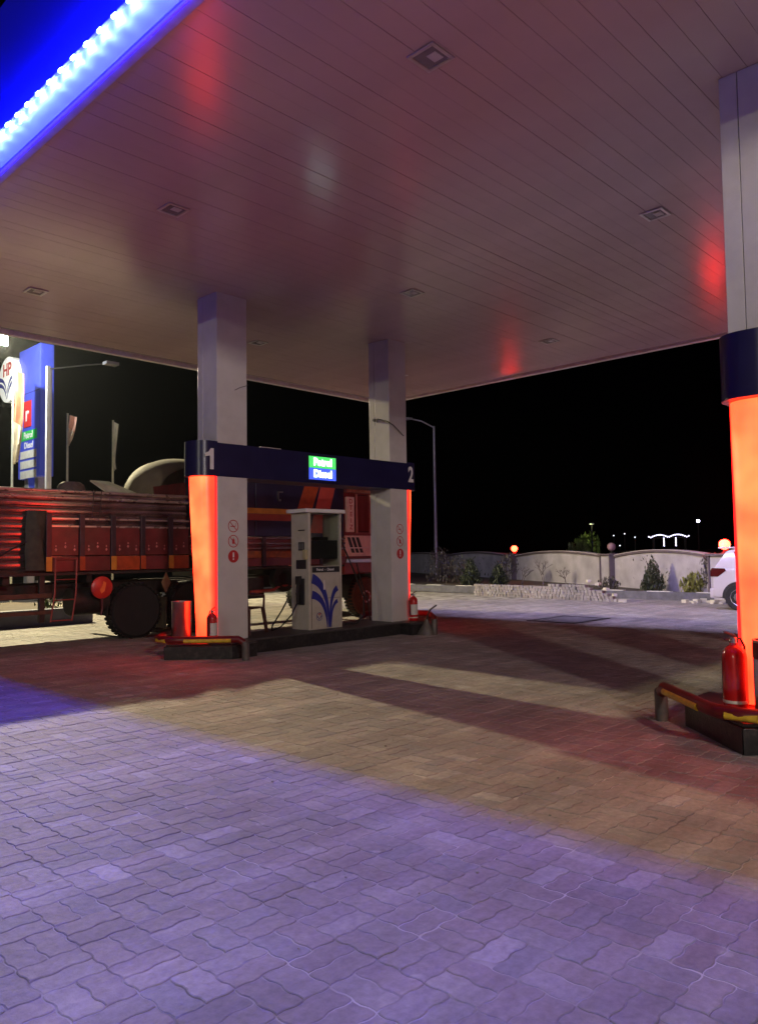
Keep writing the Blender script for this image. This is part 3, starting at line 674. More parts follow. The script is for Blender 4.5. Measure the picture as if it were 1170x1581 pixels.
# side guard and ladder under the body
for x in (3.6, 4.45, 5.35): part('guard_post', MB().box(x-.045, x+.045, .02, .09, .42, 1.19), M_dark, tk, bevel=.005)
part('guard_rail', MB().box(2.6, 5.5, .0, .04, .82, .90).box(2.6, 5.5, .0, .04, .55, .61), mat('guard_brown', (.09, .05, .03), .6, .2, .3, 6), tk, bevel=.004)
ld = MB()
ld.tube([(5.52, -.10, 1.48), (5.50, -.12, .9), (5.44, -.1, .42)], .014, 6).tube([(5.88, -.10, 1.48), (5.86, -.12, .9), (5.80, -.1, .42)], .014, 6)
for z, dx in ((1.46, 0), (1.12, .02), (.78, .045), (.44, .08)): ld.tube([(5.52-dx, -.11, z), (5.88-dx, -.11, z)], .011, 6)
part('ladder', ld, mat('ladder_red', (.3, .06, .05), .4, .3), tk, smooth=True)
la = MB().tube([(6.20, -.05, 2.66), (6.16, -.07, 2.18)], .008, 5).tube([(6.34, -.05, 2.66), (6.30, -.07, 2.18)], .008, 5)
for z in (2.28, 2.38, 2.48, 2.58): la.tube([(6.17, -.07, z), (6.32, -.07, z)], .006, 5)
part('hook_ladder', la, M_dark, tk)
# fuel tank, hanging disc
tank = part('fuel_tank', MB().lathe([(.22, 5.9), (.24, 5.92), (.24, 6.55), (.22, 6.57)], (0, .28, .72), 20, 'x'), M_dark, tk, smooth=True)
dsc = part('reflector_disc', MB().lathe([(.0, -.20), (.14, -.195), (.19, -.17), (.195, -.15)], (6.30, 0, .96), 24, 'y'), mat('disc_red', (.5, .03, .02), .35, 0, .15, 10), tk, smooth=True)
part('disc_emblem', MB().add([(6.27, -.203, .86), (6.33, -.203, .90), (6.36, -.203, 1.04), (6.31, -.203, 1.07), (6.29, -.203, 1.0), (6.24, -.203, .92)], [(0, 1, 2, 3, 4, 5)]), mat('emblem_orange', (.8, .2, .05), .4), dsc)
part('hanging_strap', MB().tube([(6.30, -.16, .78), (6.31, -.15, .6), (6.29, -.15, .48)], .022, 6, .014), M_flap, tk)
# wheels
def wheel(cx, y, r=.50, w=.28, red=False):
    wt = part('tyre', MB().lathe([(.27, 0), (r-.05, -.005), (r-.012, .03), (r, .07), (r, w-.07), (r-.012, w-.03), (r-.05, w+.005), (.27, w)], (cx, y, r), 36, 'y'), mat('tyre_orange_lit', (.09, .035, .02), .85, 0, .3, 12, .3) if red else M_rubber, tk, smooth=True)  # orange light falling on the front tyre is put into its colour
    tr = MB()
    for i in range(36):
        a = 2*math.pi*i/36; R_ = Matrix.Rotation(a, 3, 'Y'); c = Vector((cx, y+w/2, r))
        for q, dy in ((0, -.07), (.5, .07)):
            R2 = Matrix.Rotation(a+q*2*math.pi/36, 3, 'Y'); vs = [c + R2 @ Vector((x_, dy+y_, z_)) for z_ in (r-.012, r+.010) for y_ in (-.055, .055) for x_ in (-.026, .026)]
            tr.add(vs, [(0, 2, 3, 1), (4, 5, 7, 6), (0, 1, 5, 4), (2, 6, 7, 3), (0, 4, 6, 2), (1, 3, 7, 5)])
    part('tread', tr, M_rubber, wt)
    part('rim', MB().lathe([(.0, .10), (.09, .07), (.10, -.01 if red else .08), (.15, .0 if red else .10), (.16, .06), (.24, .03), (.27, .004), (.275, .02), (.275, w-.02)], (cx, y, r), 28, 'y'), mat('rim_red', (.35, .06, .04), .45, .2, .2, 10) if red else mat('rim_dull', (.10, .05, .04), .5, .3, .3, 10, .1, 30, dirt=.5), wt, smooth=True)
    nut = MB()
    for i in range(8):
        a = 2*math.pi*i/8; nut.lathe([(.014, -.01), (.014, .03)], (cx+.125*math.cos(a), y+(.0 if red else .07), r+.125*math.sin(a)), 6, 'y')
    part('wheel_nut', nut, M_steel, wt, kind='stuff')
    return wt
wheel(7.10, .10); wheel(8.25, .10); wheel(8.25, 2.0)
wheel(12.90, -.02, .47, .28, True); wheel(12.90, 2.1, .47)
part('axle', MB().tube([(7.10, .2, .5), (7.10, 2.2, .5)], .07, 10).tube([(8.25, .2, .5), (8.25, 2.2, .5)], .07, 10).tube([(12.9, .2, .47), (12.9, 2.2, .47)], .06, 10), M_dark, tk)
mf = part('mud_flap', MB().box(7.64, 7.66, .02, .50, .14, .72), mat('flap_khaki', (.07, .055, .03), .7, 0, .4, 9), tk)
part('mud_flap', MB().box(6.50, 6.52, .05, .45, .45, .9), M_rubber, tk)
part('diamond_sign', MB().add([(7.60, -.06, .80), (7.70, -.06, 1.0), (7.60, -.06, 1.2), (7.50, -.06, 1.0)], [(0, 1, 2, 3)]), mat('diamond_gold', (.2, .13, .06), .6), tk)
part('spare_wheel', MB().lathe([(.0, .12), (.12, .10), (.15, .04), (.19, .0), (.29, .02), (.30, .08), (.28, .2)], (10.48, .0, .98), 24, 'y'), M_rubber, tk, smooth=True)
part('air_pipe', MB().tube([(9.6, .05, .72), (10.2, .04, .74), (10.3, .04, .80), (10.95, .04, .82)], .035, 8).lathe([(.10, 10.95), (.11, 10.97), (.11, 11.5), (.1, 11.52)], (0, .2, .78), 16, 'x'), mat('pipe_red', (.3, .04, .03), .4), tk, smooth=True)
part('battery_box', MB().box(9.3, 10.0, .10, .5, .58, 1.02), M_dark, tk, bevel=.02)
# navy front body with stripes and chevrons
part('side_board', MB().box(8.16, 9.70, .0, .22, 1.86, 3.58), M_cabn, tk, bevel=.02)
part('front_body', MB().box(9.703, 12.24, .0, 2.4, 1.86, 3.58), M_cabn, tk, bevel=.03)
for z in (1.62, 1.72, 1.83): part('lower_rail', MB().box(8.16, 12.24, -.02, .03, z-.02, z+.02), M_corr, tk, bevel=.004)
part('lower_panel', MB().box(8.16, 12.24, .035, .08, 1.50, 1.855), M_flap, tk)
for x in (8.3, 9.1, 9.9, 10.7, 11.5): part('side_post', MB().box(x-.04, x+.04, -.05, -.003, 1.25, 1.86), M_post, tk)
for x in (8.35, 9.15, 9.95, 10.75, 11.55): part('lower_board', MB().box(x, x+.68, -.035, .03, 1.25, 1.42), M_flap, tk, bevel=.005); part('orange_board', MB().box(x, x+.68, -.035, .03, 1.424, 1.56), M_oran2, tk, bevel=.005)
part('yellow_stripe', MB().box(8.16, 11.15, -.006, -.001, 2.34, 2.455), M_stripe, tk)
part('red_stripe', MB().box(8.16, 11.05, -.006, -.001, 2.20, 2.335), mat('stripe_red', (.32, .05, .03), .4), tk)
part('orange_chevron', MB().add([(10.72, -.004, 2.20), (11.08, -.004, 3.08), (11.50, -.004, 3.08), (11.14, -.004, 2.20)], [(0, 1, 2, 3)]), M_oran, tk)
part('red_chevron', MB().add([(11.18, -.004, 1.95), (11.54, -.004, 3.08), (11.98, -.004, 3.08), (11.62, -.004, 1.95)], [(0, 1, 2, 3)]), mat('chevron_red', (.42, .06, .04), .4), tk)
part('door_handle', MB().box(10.28, 10.42, -.03, -.001, 2.80, 2.83).box(10.28, 10.31, -.03, -.001, 2.62, 2.83).box(10.28, 10.36, -.03, -.001, 2.62, 2.66), M_steel, tk)
part('roof_lamp', MB().box(9.85, 10.4, .0, .2, 3.70, 3.75).box(9.9, 9.94, .05, .1, 3.58, 3.70).box(10.3, 10.34, .05, .1, 3.58, 3.70), M_whitep, tk, bevel=.01)
# cab
cabp = [(12.27, 1.0), (12.27, 3.05), (13.3, 3.10), (13.55, 2.95), (13.72, 1.95), (14.15, 1.80), (14.25, 1.0)]
part('cab_shell', MB().extr([(p[0], p[1]) for p in cabp], 'y', .06, 2.34), mat('cab_red', (.24, .03, .025), .4, 0, .2, 5, dirt=.4), tk, bevel=.02)
part('roof_board', MB().box(12.28, 13.6, -.04, .05, 2.90, 3.12), mat('carved_brown', (.25, .10, .06), .5, 0, .4, 14, .5, 30), tk, bevel=.01)
pl = part('name_board', MB().box(12.30, 12.54, -.03, .055, 1.98, 2.80), M_cream, tk, bevel=.02)
text('name_lettering', 'D\nT\nE\nI\nZ', .15, M_redprint, pl, (12.42, -.033, 2.39), FACE_MY, .0008, .002)
wn = part('window', MB().box(12.62, 13.35, .02, .057, 1.98, 2.86), mat('cab_window', (.05, .02, .02), .2), tk)
part('window_grille', MB().box(12.60, 12.66, -.01, .018, 1.95, 2.88).box(13.05, 13.09, -.01, .018, 1.95, 2.88).box(13.22, 13.25, -.01, .018, 1.95, 2.88), mat('grille_pink', (.5, .2, .16), .4, .3), wn)
cu = MB()
for i in range(10): cu.tube([(12.70+i*.034, .0, 2.84), (12.70+i*.034+.01*math.sin(i), .0, 2.0)], .016, 6)
part('curtain', cu, mat('maroon_cloth', (.16, .02, .02), .8), wn)
part('door_panel', MB().box(12.27, 13.40, .0, .058, 1.42, 1.90), M_cream, tk, bevel=.01)
for i, x in enumerate((12.36, 12.50, 12.64)):
    part('black_stripe', MB().add([(x+.20, -.003, 1.50), (x+.10, -.003, 1.50), (x-.05, -.003, 1.86), (x+.05, -.003, 1.86)], [(0, 1, 2, 3)]), M_blackp, tk)
part('white_line', MB().box(12.3, 13.0, -.006, -.004, 1.60, 1.625), M_whitep, tk)
part('step_bar', MB().box(12.25, 13.9, -.05, .055, 1.27, 1.36), M_steel, tk, bevel=.01)
part('wheel_arch', MB().rings([[(12.90+.58*math.cos(a), yy_, .47+.58*math.sin(a)) for a in [math.pi*k/12 for k in range(13)]] for yy_ in (0, .5)], close=False, cap=False), M_dark, tk)
part('front_bumper', MB().box(14.2, 14.4, .0, 2.4, .5, .85), M_dark, tk, bevel=.02)
part('hanging_tarpaulin', MB().rings([[(4.20+.22*math.cos(a)+.05*math.sin(3*a+z*4), -.07+.07*math.sin(a), z) for a in [2*math.pi*k/16 for k in range(16)]] for z in (1.25, 1.45, 1.7, 1.95, 2.2, 2.32)]), mat('tarp_dark', (.05, .045, .04), .8, 0, .4, 9, .5, 18), tk, smooth=True)
part('hanging_tarpaulin', MB().rings([[(5.22+.14*math.cos(a)+.05*math.sin(2*a+z*3), -.05+.05*math.sin(a), z) for a in [2*math.pi*k/14 for k in range(14)]] for z in (1.28, 1.6, 1.9, 2.15, 2.27)]), mat('tarp_olive', (.04, .045, .03), .8, 0, .4, 9, .5, 18), tk, smooth=True)
part('tie_rope', MB().tube([(4.45, -.05, 1.4), (4.8, -.06, 1.62), (5.15, -.05, 1.8)], .012, 5), M_dark, tk)
# load sticking out above the side
hoop = MB(); rs = []
def sp(v, e): return math.copysign(abs(v)**e, v)
for yv, sc in ((1.15, .80), (1.4, .93), (1.75, 1.02), (2.1, 1.0), (2.3, .94)):
    rs.append([(9.15-1.28*sp(math.cos(a), .8)*sc, TY+yv, 2.55+1.02*sc*math.sin(a)**.75) for a in [math.pi*i/24 for i in range(25)]])
rs_in = [[(p[0]*.975+9.15*.025, p[1], 2.55+(p[2]-2.55)*.96) for p in r] for r in rs]
hoop.rings(rs, close=False, cap=False).rings(rs_in, close=False, cap=False).add([(p[0], p[1]-.35, p[2]) for p in rs_in[3]], [tuple(range(25))])
solo('tarpaulin_hood', hoop, mat('khaki_canvas', (.13, .11, .065), .8, 0, .2, 4, .3, 8), 'arched khaki tarpaulin hood over the truck load', 'tarpaulin', smooth=True)
solo('load_bundle', MB().rings([[(5.98+.25*math.cos(a)*s_, TY+.35+.18*math.sin(a)*s_, z) for a in [2*math.pi*k/12 for k in range(12)]] for z, s_ in ((2.46, 1.0), (2.64, 1.05), (2.76, .9), (2.81, .6))]), mat('dark_sacking', (.09, .07, .06), .85, 0, .4, 8, .5, 12), 'dark rounded bundle lying on top of the truck load', 'bundle', smooth=True)
solo('metal_sheet', MB().add([(6.3, TY+.3, 2.86), (6.78, TY+.55, 2.88), (7.2, TY+.2, 2.64), (6.62, TY+.1, 2.60), (6.3, TY+.32, 2.84), (6.78, TY+.57, 2.86), (7.2, TY+.22, 2.60), (6.62, TY+.12, 2.56)], [(0, 1, 2, 3), (4, 5, 6, 7), (0, 1, 5, 4), (1, 2, 6, 5), (2, 3, 7, 6), (3, 0, 4, 7)]), mat('pale_green_sheet', (.42, .46, .33), .4, 0, .2, 6), 'pale green bent sheet propped on the truck load', 'metal sheet')

# ================================================================== BEHIND THE TRUCK
kw = thing('planter_wall', 'low grey blue planter wall running behind the truck', 'planter wall')
for k in range(12):
    part('wall_block', MB().box(-5+k*1.1+.004, -5+(k+1)*1.1-.004, 17.0, 17.25, -.02, .36), mat('blue_grey_paint', (.16, .16, .20), .7, 0, .25, 3, .2, 20), kw, bevel=.01)
struct('planter_soil', MB().box(-5, 8.2, 17.26, 21.5, -.02, .30), mat('soil', (.08, .06, .04), .95, 0, .4, 5, .5, 10))
def leafy(name, label, cat, loc, h, w, n, col, size=.06, shape='bush', group=None, stems=5, seed=0, col2=None):
    r_ = random.Random(seed); t = thing(name, label, cat, loc, group=group)
    st = MB()
    for i in range(stems):
        a = r_.uniform(0, 6.28); q = r_.uniform(.1, .45)*w
        st.tube([(0, 0, -.02), (q*.4*math.cos(a), q*.4*math.sin(a), h*.4), (q*math.cos(a), q*math.sin(a), h*r_.uniform(.7, .95))], .012*max(1, h), 5, .004)
    part('stem', st, mat('bark_'+name, (.06, .045, .03), .9), t)
    lf = MB()
    for i in range(n):
        for _ in range(20):
            u, v, z = r_.uniform(-1, 1), r_.uniform(-1, 1), r_.uniform(0.02, 1); rr = math.hypot(u, v)
            lim = {'bush': math.sqrt(max(0, 1-(z*1.1-.35)**2*1.6)), 'cone': (1-z)**.75*.95*min(1, .5+z*4), 'tree': math.sqrt(max(0, 1-((z-.62)/.42)**2))}[shape]
            if rr < lim*(.85+.15*math.sin(7*math.atan2(v, u)+z*9)) and (rr > lim*.35 or r_.random() < .4): break
        c = Vector((u*w/2, v*w/2, z*h)); s_ = size*r_.uniform(.6, 1.3)
        R_ = Matrix.Rotation(r_.uniform(0, 6.28), 3, 'Z') @ Matrix.Rotation(r_.uniform(-1.2, 1.2), 3, 'X')
        lf.cur = 0 if r_.random() < .6 else 1
        lf.add([c + R_ @ Vector(p) for p in ((-s_*.3, 0, 0), (0, -s_*.1, -s_*.9), (s_*.3, 0, 0), (0, .1*s_, s_*.9))], [(0, 1, 2, 3)])
    c2 = col2 or tuple(v*1.6 for v in col)
    part('foliage', lf, [mat('leaf_%s_a' % name, col, .6, 0, .3, 3), mat('leaf_%s_b' % name, c2, .6, 0, .3, 3)], t)
    return t
for i, x in enumerate((-.5, 1.2, 4.3, 5.0, 5.8, 7.2)):
    leafy('planter_shrub', ('small leafy shrub in the planter, clump %s from the left seen under the truck' % ('one', 'two', 'three', 'four', 'five', 'six')[i]), 'shrub', (x+.3, 17.6+.2*(i % 2), .3), .42, .6, 160, (.08, .12, .03), .07, group='planter shrubs', seed=i)

# pylon sign
py = thing('pylon_sign', 'tall blue pylon sign with round white emblem and fuel price boxes', 'sign', (11.15, 28.2, 0))
M_pyl = mat('pylon_blue', (.05, .07, .45), .35, 0, .08, 2, emit=(.012, .018, .12))
part('cabinet', MB().box(0, .50, -.95, .95, 4.35, 9.1), M_pyl, py, bevel=.03)
part('seam', MB().box(-.008, 0.001, -.95, .95, 7.42, 7.45), M_blueprint, py)
part('base_post', MB().box(.1, .4, -.6, -.3, 0, 4.35).box(.1, .4, .3, .6, 0, 4.35), M_trim, py)
part('base_skirt', MB().add([(.1, -.5, 4.35), (.4, -.5, 4.35), (.4, .5, 4.35), (.1, .5, 4.35), (.2, -.08, 3.7), (.3, -.08, 3.7), (.3, .08, 3.7), (.2, .08, 3.7)], [(0, 1, 5, 4), (1, 2, 6, 5), (2, 3, 7, 6), (3, 0, 4, 7), (4, 5, 6, 7)]), M_pyl, py)
em = part('round_emblem', MB().lathe([(.80, -.20), (.86, -.18), (.86, .1), (.80, .12)], (0, 1.55, 8.15), 40, 'x'), mat('emblem_white', (.8, .78, .70), .4, emit=(.3, .3, .26)), py, smooth=True)
text('emblem_letters', 'HP', .66, M_redprint, em, (-.205, 1.55, 8.50), FACE_MX, .004, .015)
def sw(pts, w0, w1):
    b = MB(); n = len(pts); vs = []
    for i, (yv, z) in enumerate(pts):
        a_ = pts[max(i-1, 0)]; b_ = pts[min(i+1, n-1)]; dy, dz = b_[0]-a_[0], b_[1]-a_[1]; l = math.hypot(dy, dz); w_ = w0+(w1-w0)*i/(n-1)
        for q in (-1, 1): vs.append((-.206, 1.55+yv+q*(-dz/l)*w_/2, 8.15+z+q*(dy/l)*w_/2))
    return b.add(vs, [(2*i, 2*i+1, 2*i+3, 2*i+2) for i in range(n-1)])
for s_ in (-1, 1):
    for dz in (0, -.24):
        P_ = []
        for i in range(11):
            f = i/10; P_.append((s_*((1-f)**2*.72 + 2*f*(1-f)*.18 + f*f*.03), dz + (1-f)**2*.08 + 2*f*(1-f)*.04 - f*f*.52 + (.02 if dz else 0)))
        part('emblem_swoosh', sw(P_, .17, .03), M_blueprint, em)
part('red_square', MB().box(-.02, -.002, -.22, .42, 6.20, 7.15), mat('square_red', (.55, .03, .03), .4), py)
text('square_mark', 'r', .75, M_whitep, py, (-.024, .12, 6.66), FACE_MX, .002, .02)
part('green_label', MB().box(-.02, -.002, -.72, .72, 5.72, 6.06), mat('label_green', (.03, .35, .06), .4, emit=(.0, .10, .02)), py)
text('petrol_word', 'Petrol', .32, M_whitep, py, (-.024, 0, 5.89), FACE_MX, .002, .008)
text('diesel_word', 'Diesel', .32, M_whitep, py, (-.004, 0, 5.53), FACE_MX, .002, .008)
for k in range(3): part('price_box', MB().box(-.02, -.002, -.70, .70, 5.06-k*.36, 5.34-k*.36), mat('price_cream', (.62, .6, .52), .5), py)

# flood light on its pole, really at the top of the left picture edge
fl = thing('floodlight_mast', 'very bright white floodlight on a mast at the left picture edge', 'floodlight', (8.68, 25.4, 0))
part('mast', MB().tube([(-.25, .2, 0), (-.25, .2, 8.6)], .07, 10, .05), M_steel, fl, smooth=True)
part('lamp_arm', MB().tube([(-.25, .2, 8.4), (.25, -.35, 8.35)], .03, 8), M_steel, fl)
part('lamp_housing', MB().box(.05, .55, -.42, -.34, 8.12, 8.50), M_blackp, fl, bevel=.02)
part('lamp_face', MB().box(.09, .51, -.432, -.422, 8.16, 8.46), emat('flood_glass', (160, 175, 190)), fl)
ld_ = bpy.data.lights.new('flood_lamp', 'SPOT'); ld_.energy = FLOOD_P; ld_.color = FLOOD_C; ld_.shadow_soft_size = .12; ld_.spot_size = math.radians(170); ld_.spot_blend = .3
lo = bpy.data.objects.new('flood_lamp', ld_); COL.objects.link(lo); lo.location = (8.85, 24.9, 8.28); lo.parent = None
lo.rotation_euler = (Vector((5.0, 8.0, 0)) - Vector(lo.location)).to_track_quat('-Z', 'Y').to_euler()
part('lamp_housing', MB().box(-.12, .22, .36, .46, 8.15, 8.45), M_blackp, fl, bevel=.02)  # second head, unseen and added to brighten the pylon sign
ldp = bpy.data.lights.new('added_pylon_lamp', 'SPOT'); ldp.energy = 1500; ldp.color = (.95, 1, 1); ldp.shadow_soft_size = .1; ldp.spot_size = math.radians(140); ldp.spot_blend = .4
lop = bpy.data.objects.new('added_pylon_lamp', ldp); COL.objects.link(lop); lop.location = (8.75, 25.95, 8.25)
lop.rotation_euler = (Vector((11.6, 28.2, 6.4)) - Vector(lop.location)).to_track_quat('-Z', 'Y').to_euler()
# yard lamp behind the camera on the left (outside the frame; it throws the column shadows)
yl = thing('unseen_lamp', 'yard lamp on a tall pole behind the viewer, outside the picture', 'lamp', (-25, -3, 0))
part('mast', MB().tube([(-.3, 0, 0), (-.3, 0, 8.3)], .07, 10, .05), M_steel, yl, smooth=True)
part('lamp_housing', MB().box(-.3, -.1, -.25, .25, 8.05, 8.35), M_blackp, yl)
ld2 = bpy.data.lights.new('unseen_lamp_light', 'SPOT'); ld2.energy = BACK_P; ld2.color = BACK_C; ld2.shadow_soft_size = .14; ld2.spot_size = math.radians(160); ld2.spot_blend = .3
lo2 = bpy.data.objects.new('unseen_lamp_light', ld2); COL.objects.link(lo2); lo2.location = (-24.8, -3, 8.2)
lo2.rotation_euler = (Vector((6, 6, 2)) - Vector(lo2.location)).to_track_quat('-Z', 'Y').to_euler()

fill_lamp = thing('unseen_lamp', 'added fill lamp on a shorter pole just behind the viewer, outside the picture', 'lamp', (-2.2, -10, 0))  # fill light added to lift the front paving and column faces
part('mast', MB().tube([(-.3, 0, 0), (-.3, 0, 6.7)], .07, 10, .05), M_steel, fill_lamp, smooth=True)
part('lamp_housing', MB().box(-.3, -.1, -.25, .25, 6.45, 6.75), M_blackp, fill_lamp)
ld3 = bpy.data.lights.new('unseen_lamp_light', 'SPOT'); ld3.energy = 3600; ld3.color = (1, .87, .80); ld3.shadow_soft_size = .3; ld3.spot_size = math.radians(150); ld3.spot_blend = .5
lo3 = bpy.data.objects.new('unseen_lamp_light', ld3); COL.objects.link(lo3); lo3.location = (-2.0, -10, 6.55)
lo3.rotation_euler = (Vector((5, 6, 1)) - Vector(lo3.location)).to_track_quat('-Z', 'Y').to_euler()
# white box post beside the pylon, with an unlit lamp arm
wp = thing('white_post', 'white square post standing right of the blue pylon sign', 'post', (10.95, 26.1, 0))
part('shaft', MB().box(-.06, .06, -.06, .06, 0, 8.0).box(.075, .12, -.04, .04, 0, 7.9), M_whitep, wp)
part('lamp_arm', MB().tube([(0, 0, 7.9), (1.0, -.9, 8.05), (1.5, -1.4, 8.1)], .025, 6), M_dark, wp)
part('lamp_head', MB().box(1.3, 1.75, -1.6, -1.3, 8.03, 8.13), M_trim, wp)
# flags
def flag(x, y, h, label, cols, seed, fh=1.3, fw=.32):
    r_ = random.Random(seed); t = thing('flagpole', label, 'flagpole', (x, y, 0), group='flagpoles behind the truck')
    part('pole', MB().tube([(0, 0, 0), (0, 0, h)], .045, 10, .035), mat('pole_cream', (.6, .6, .45), .4), t, smooth=True)
    b = MB(); nz = 14; nx = 8; vs = []
    for i in range(nz):
        f = i/(nz-1)
        for j in range(nx):
            g = j/(nx-1); vs.append((.04+g*fw*(.55+.45*math.sin(f*2.6+seed))*.8-.10*(1-f*.4)*(1 if g else 0)*0, .07*math.sin(g*9+f*4+seed), h-.06-f*fh-g*.25*math.sin(f*3.1+.4)))
    b.add(vs, [(i*nx+j, i*nx+j+1, (i+1)*nx+j+1, (i+1)*nx+j) for i in range(nz-1) for j in range(nx-1)])
    b.mi = [0 if ((k // (nx-1)) / nz < cols[2]) else 1 for k in range(len(b.f))]
    o = part('flag', b, [mat('flag_%d_a' % seed, cols[0], .7, 0, .15, 5), mat('flag_%d_b' % seed, cols[1], .7, 0, .15, 5)], t, smooth=True)
    o.scale = (1, 1, 1); o.rotation_euler = (0, 0, math.radians(-45))
flag(10.1, 26.9, 7.9, 'flagpole with long orange and white flag in front of the pylon', ((.65, .25, .12), (.7, .62, .45), .5), 1, 3.2, .45)
flag(12.3, 27.6, 6.75, 'flagpole with a furled red and white flag right of the pylon', ((.55, .30, .22), (.6, .5, .4), .35), 2, 1.15, .42)
flag(13.4, 26.3, 6.45, 'flagpole with a limp white flag above the truck load', ((.75, .74, .62), (.72, .70, .58), .5), 3, 1.8, .36)

# ================================================================== RIGHT BACKGROUND
# kerb along x = 22
kb = link('kerb', None, kind='structure')
M_k0 = mat('kerb_grey', (.12, .115, .12), .8, 0, .3, 5, .3, 20); M_k1 = mat('kerb_white', (.68, .66, .56), .6, 0, .15, 8)
k = 0; y = 2.0
while y < 26:
    ln = .75; x = 21.9 + (y-8.4)*.058
    part('kerb_stone', MB().box(x, x+.22, y+.004, y+ln-.004, -.02, .235), M_k0, kb, bevel=.012)
    if k % 2 == 0: part('white_top', MB().box(x+.01, x+.21, y+.02, y+ln-.02, .2345, .250), M_k1, kb)
    y += ln; k += 1
struct('verge', MB().add([(22.0, 2, .18), (60, 2, .16), (60, 60, .16), (24.5, 60, .16), (22.95, 26, .18)], [(0, 1, 2, 3, 4)]), mat('verge_soil', (.09, .07, .05), .95, 0, .4, 3, .5, 8))
# compound wall
cw = thing('compound_wall', 'low pale compound wall of arched bays and capped pillars beyond the kerb', 'wall')
M_cw = mat('wall_plaster', (.42, .38, .41), .8, 0, .22, 1.6, .25, 20, dirt=.5, dirtcol=(.3, .27, .26)); M_cp = mat('wall_coping', (.12, .09, .10), .7)
posts = [(18.4, 2.6), (22.0, 7.95), (25.65, 13.2), (29.9, 20.2), (34.6, 28.0), (39, 35.5)]
BZ = .16
def bay(a, b, flat=False):
    a = Vector((*a, 0)); b = Vector((*b, 0)); d = b-a; l = d.length; d.normalize(); nrm = Vector((-d.y, d.x, 0)); n = 24
    rs_t = []; vs = []; 
    def top(f): return 1.02 + .20*math.sin(math.pi*f)**.8
    r1, r2, r3, r4 = [], [], [], []
    m0 = MB(); m1 = MB(); ring_w = []; ring_c = []
    for i in range(n+1):
        f = i/n; p = a + d*(.30 + (l-.60)*f); zt = top(f)+BZ-.0
        ring_w.append([tuple(p + nrm*q + Vector((0, 0, z))) for q, z in ((-.09, 0), (.09, 0), (.09, zt), (-.09, zt))])
        ring_c.append([tuple(p + nrm*q + Vector((0, 0, z))) for q, z in ((-.15, zt+.001), (.15, zt+.001), (.15, zt+.07), (-.15, zt+.07))])
    part('wall_bay', m0.rings(ring_w), M_cw, cw); part('coping', m1.rings(ring_c), M_cp, cw)
    part('coping_light_edge', MB().rings([[tuple(Vector(r[3])+Vector((0, 0, .001))), tuple(Vector(r[2])+Vector((0, 0, .001))), tuple(Vector(r[2])+Vector((0, 0, .02))), tuple(Vector(r[3])+Vector((0, 0, .02)))] for r in ring_c]), mat('coping_pale', (.5, .42, .42), .7), cw)
for a, b in zip(posts[:-1], posts[1:]): bay(a, b)
for i, (x, y) in enumerate(posts):
    ang = math.atan2(7, 4.6); R_ = Matrix.Rotation(ang, 3, 'Z')
    part('pillar', MB().box(x-.30, x+.30, y-.26, y+.26, 0, 1.27, R_, (x, y, 0)), M_cw, cw)
    for q in (-1, 1): part('pillar_edge', MB().box(x-.34*q-.03, x-.34*q+.03, y-.30, y+.30, 0, 1.27, R_, (x, y, 0)), M_cp, cw)
    part('pillar_cap', MB().box(x-.42, x+.42, y-.34, y+.34, 1.275, 1.34, R_, (x, y, 0)), M_cp, cw)
def pillar_lamp(x, y, lit, label):
    t = thing('pillar_lamp', label, 'lamp', (x, y, 1.341), group='globe lamps on the wall pillars')
    part('lamp_base', MB().lathe([(.10, 0), (.10, .03), (.04, .05), (.04, .10)], n=12), M_dark, t, smooth=True)
    part('globe', MB().lathe([(.04, .10), (.11, .14), (.15, .22), (.14, .31), (.08, .37), (.02, .385)], n=16), emat('red_globe_lit', (70, .85, .3)) if lit else mat('globe_dull', (.3, .18, .2), .3), t, smooth=True)
pillar_lamp(29.9, 20.2, True, 'glowing red globe lamp on the wall pillar above the paver stack')
pillar_lamp(25.65, 13.2, False, 'unlit globe lamp on the middle wall pillar')
pillar_lamp(22.0, 7.95, True, 'glowing red globe lamp above the parked car')
part('switch_box', MB().box(25.3, 25.5, 12.5, 12.62, 1.05, 1.30), M_whitep, cw)
# paver stack
ps = thing('paver_stack', 'long low stack of grey interlocking pavers by the far kerb', 'paver stack', (0, 0, 0))
sm = MB().box(-.105, .105, -.05, .05, 0, .075).mesh('paver', Mp_obj, bevel=.006)
cnt = 0; r_ = random.Random(3)
for lay in range(7):
    yv = 10.45 + lay*.16 + (.25 if lay > 3 else 0)
    yend = 15.9 - (0 if lay < 5 else 1.5 + 1.6*(lay-4))
    while yv < yend and cnt < 296:
        if lay < 5 or r_.random() < .85:
            x = 20.55 + (yv-10.4)*.11
            o = link('paver', sm, ps, (x+r_.uniform(-.02, .02), yv, lay*.077), math.radians(90)+r_.gauss(0, .05) if False else r_.gauss(0, .06)); cnt += 1
            o.scale = (1, 1.0, 1)
        yv += (.116 if lay % 2 else .122) + abs(r_.gauss(0, .006))
wm = mat('pale_new_paver', (.6, .55, .42), .8)
sm2 = MB().box(-.105, .105, -.055, .055, 0, .075).mesh('pale_paver', wm, bevel=.006)
for (yv, z) in ((10.2, 0), (10.32, .0), (10.5, .16), (10.75, .32), (11.0, .46), (11.3, .54)): link('pale_paver', sm2, ps, (20.5, yv, z), r_.uniform(0, 1))
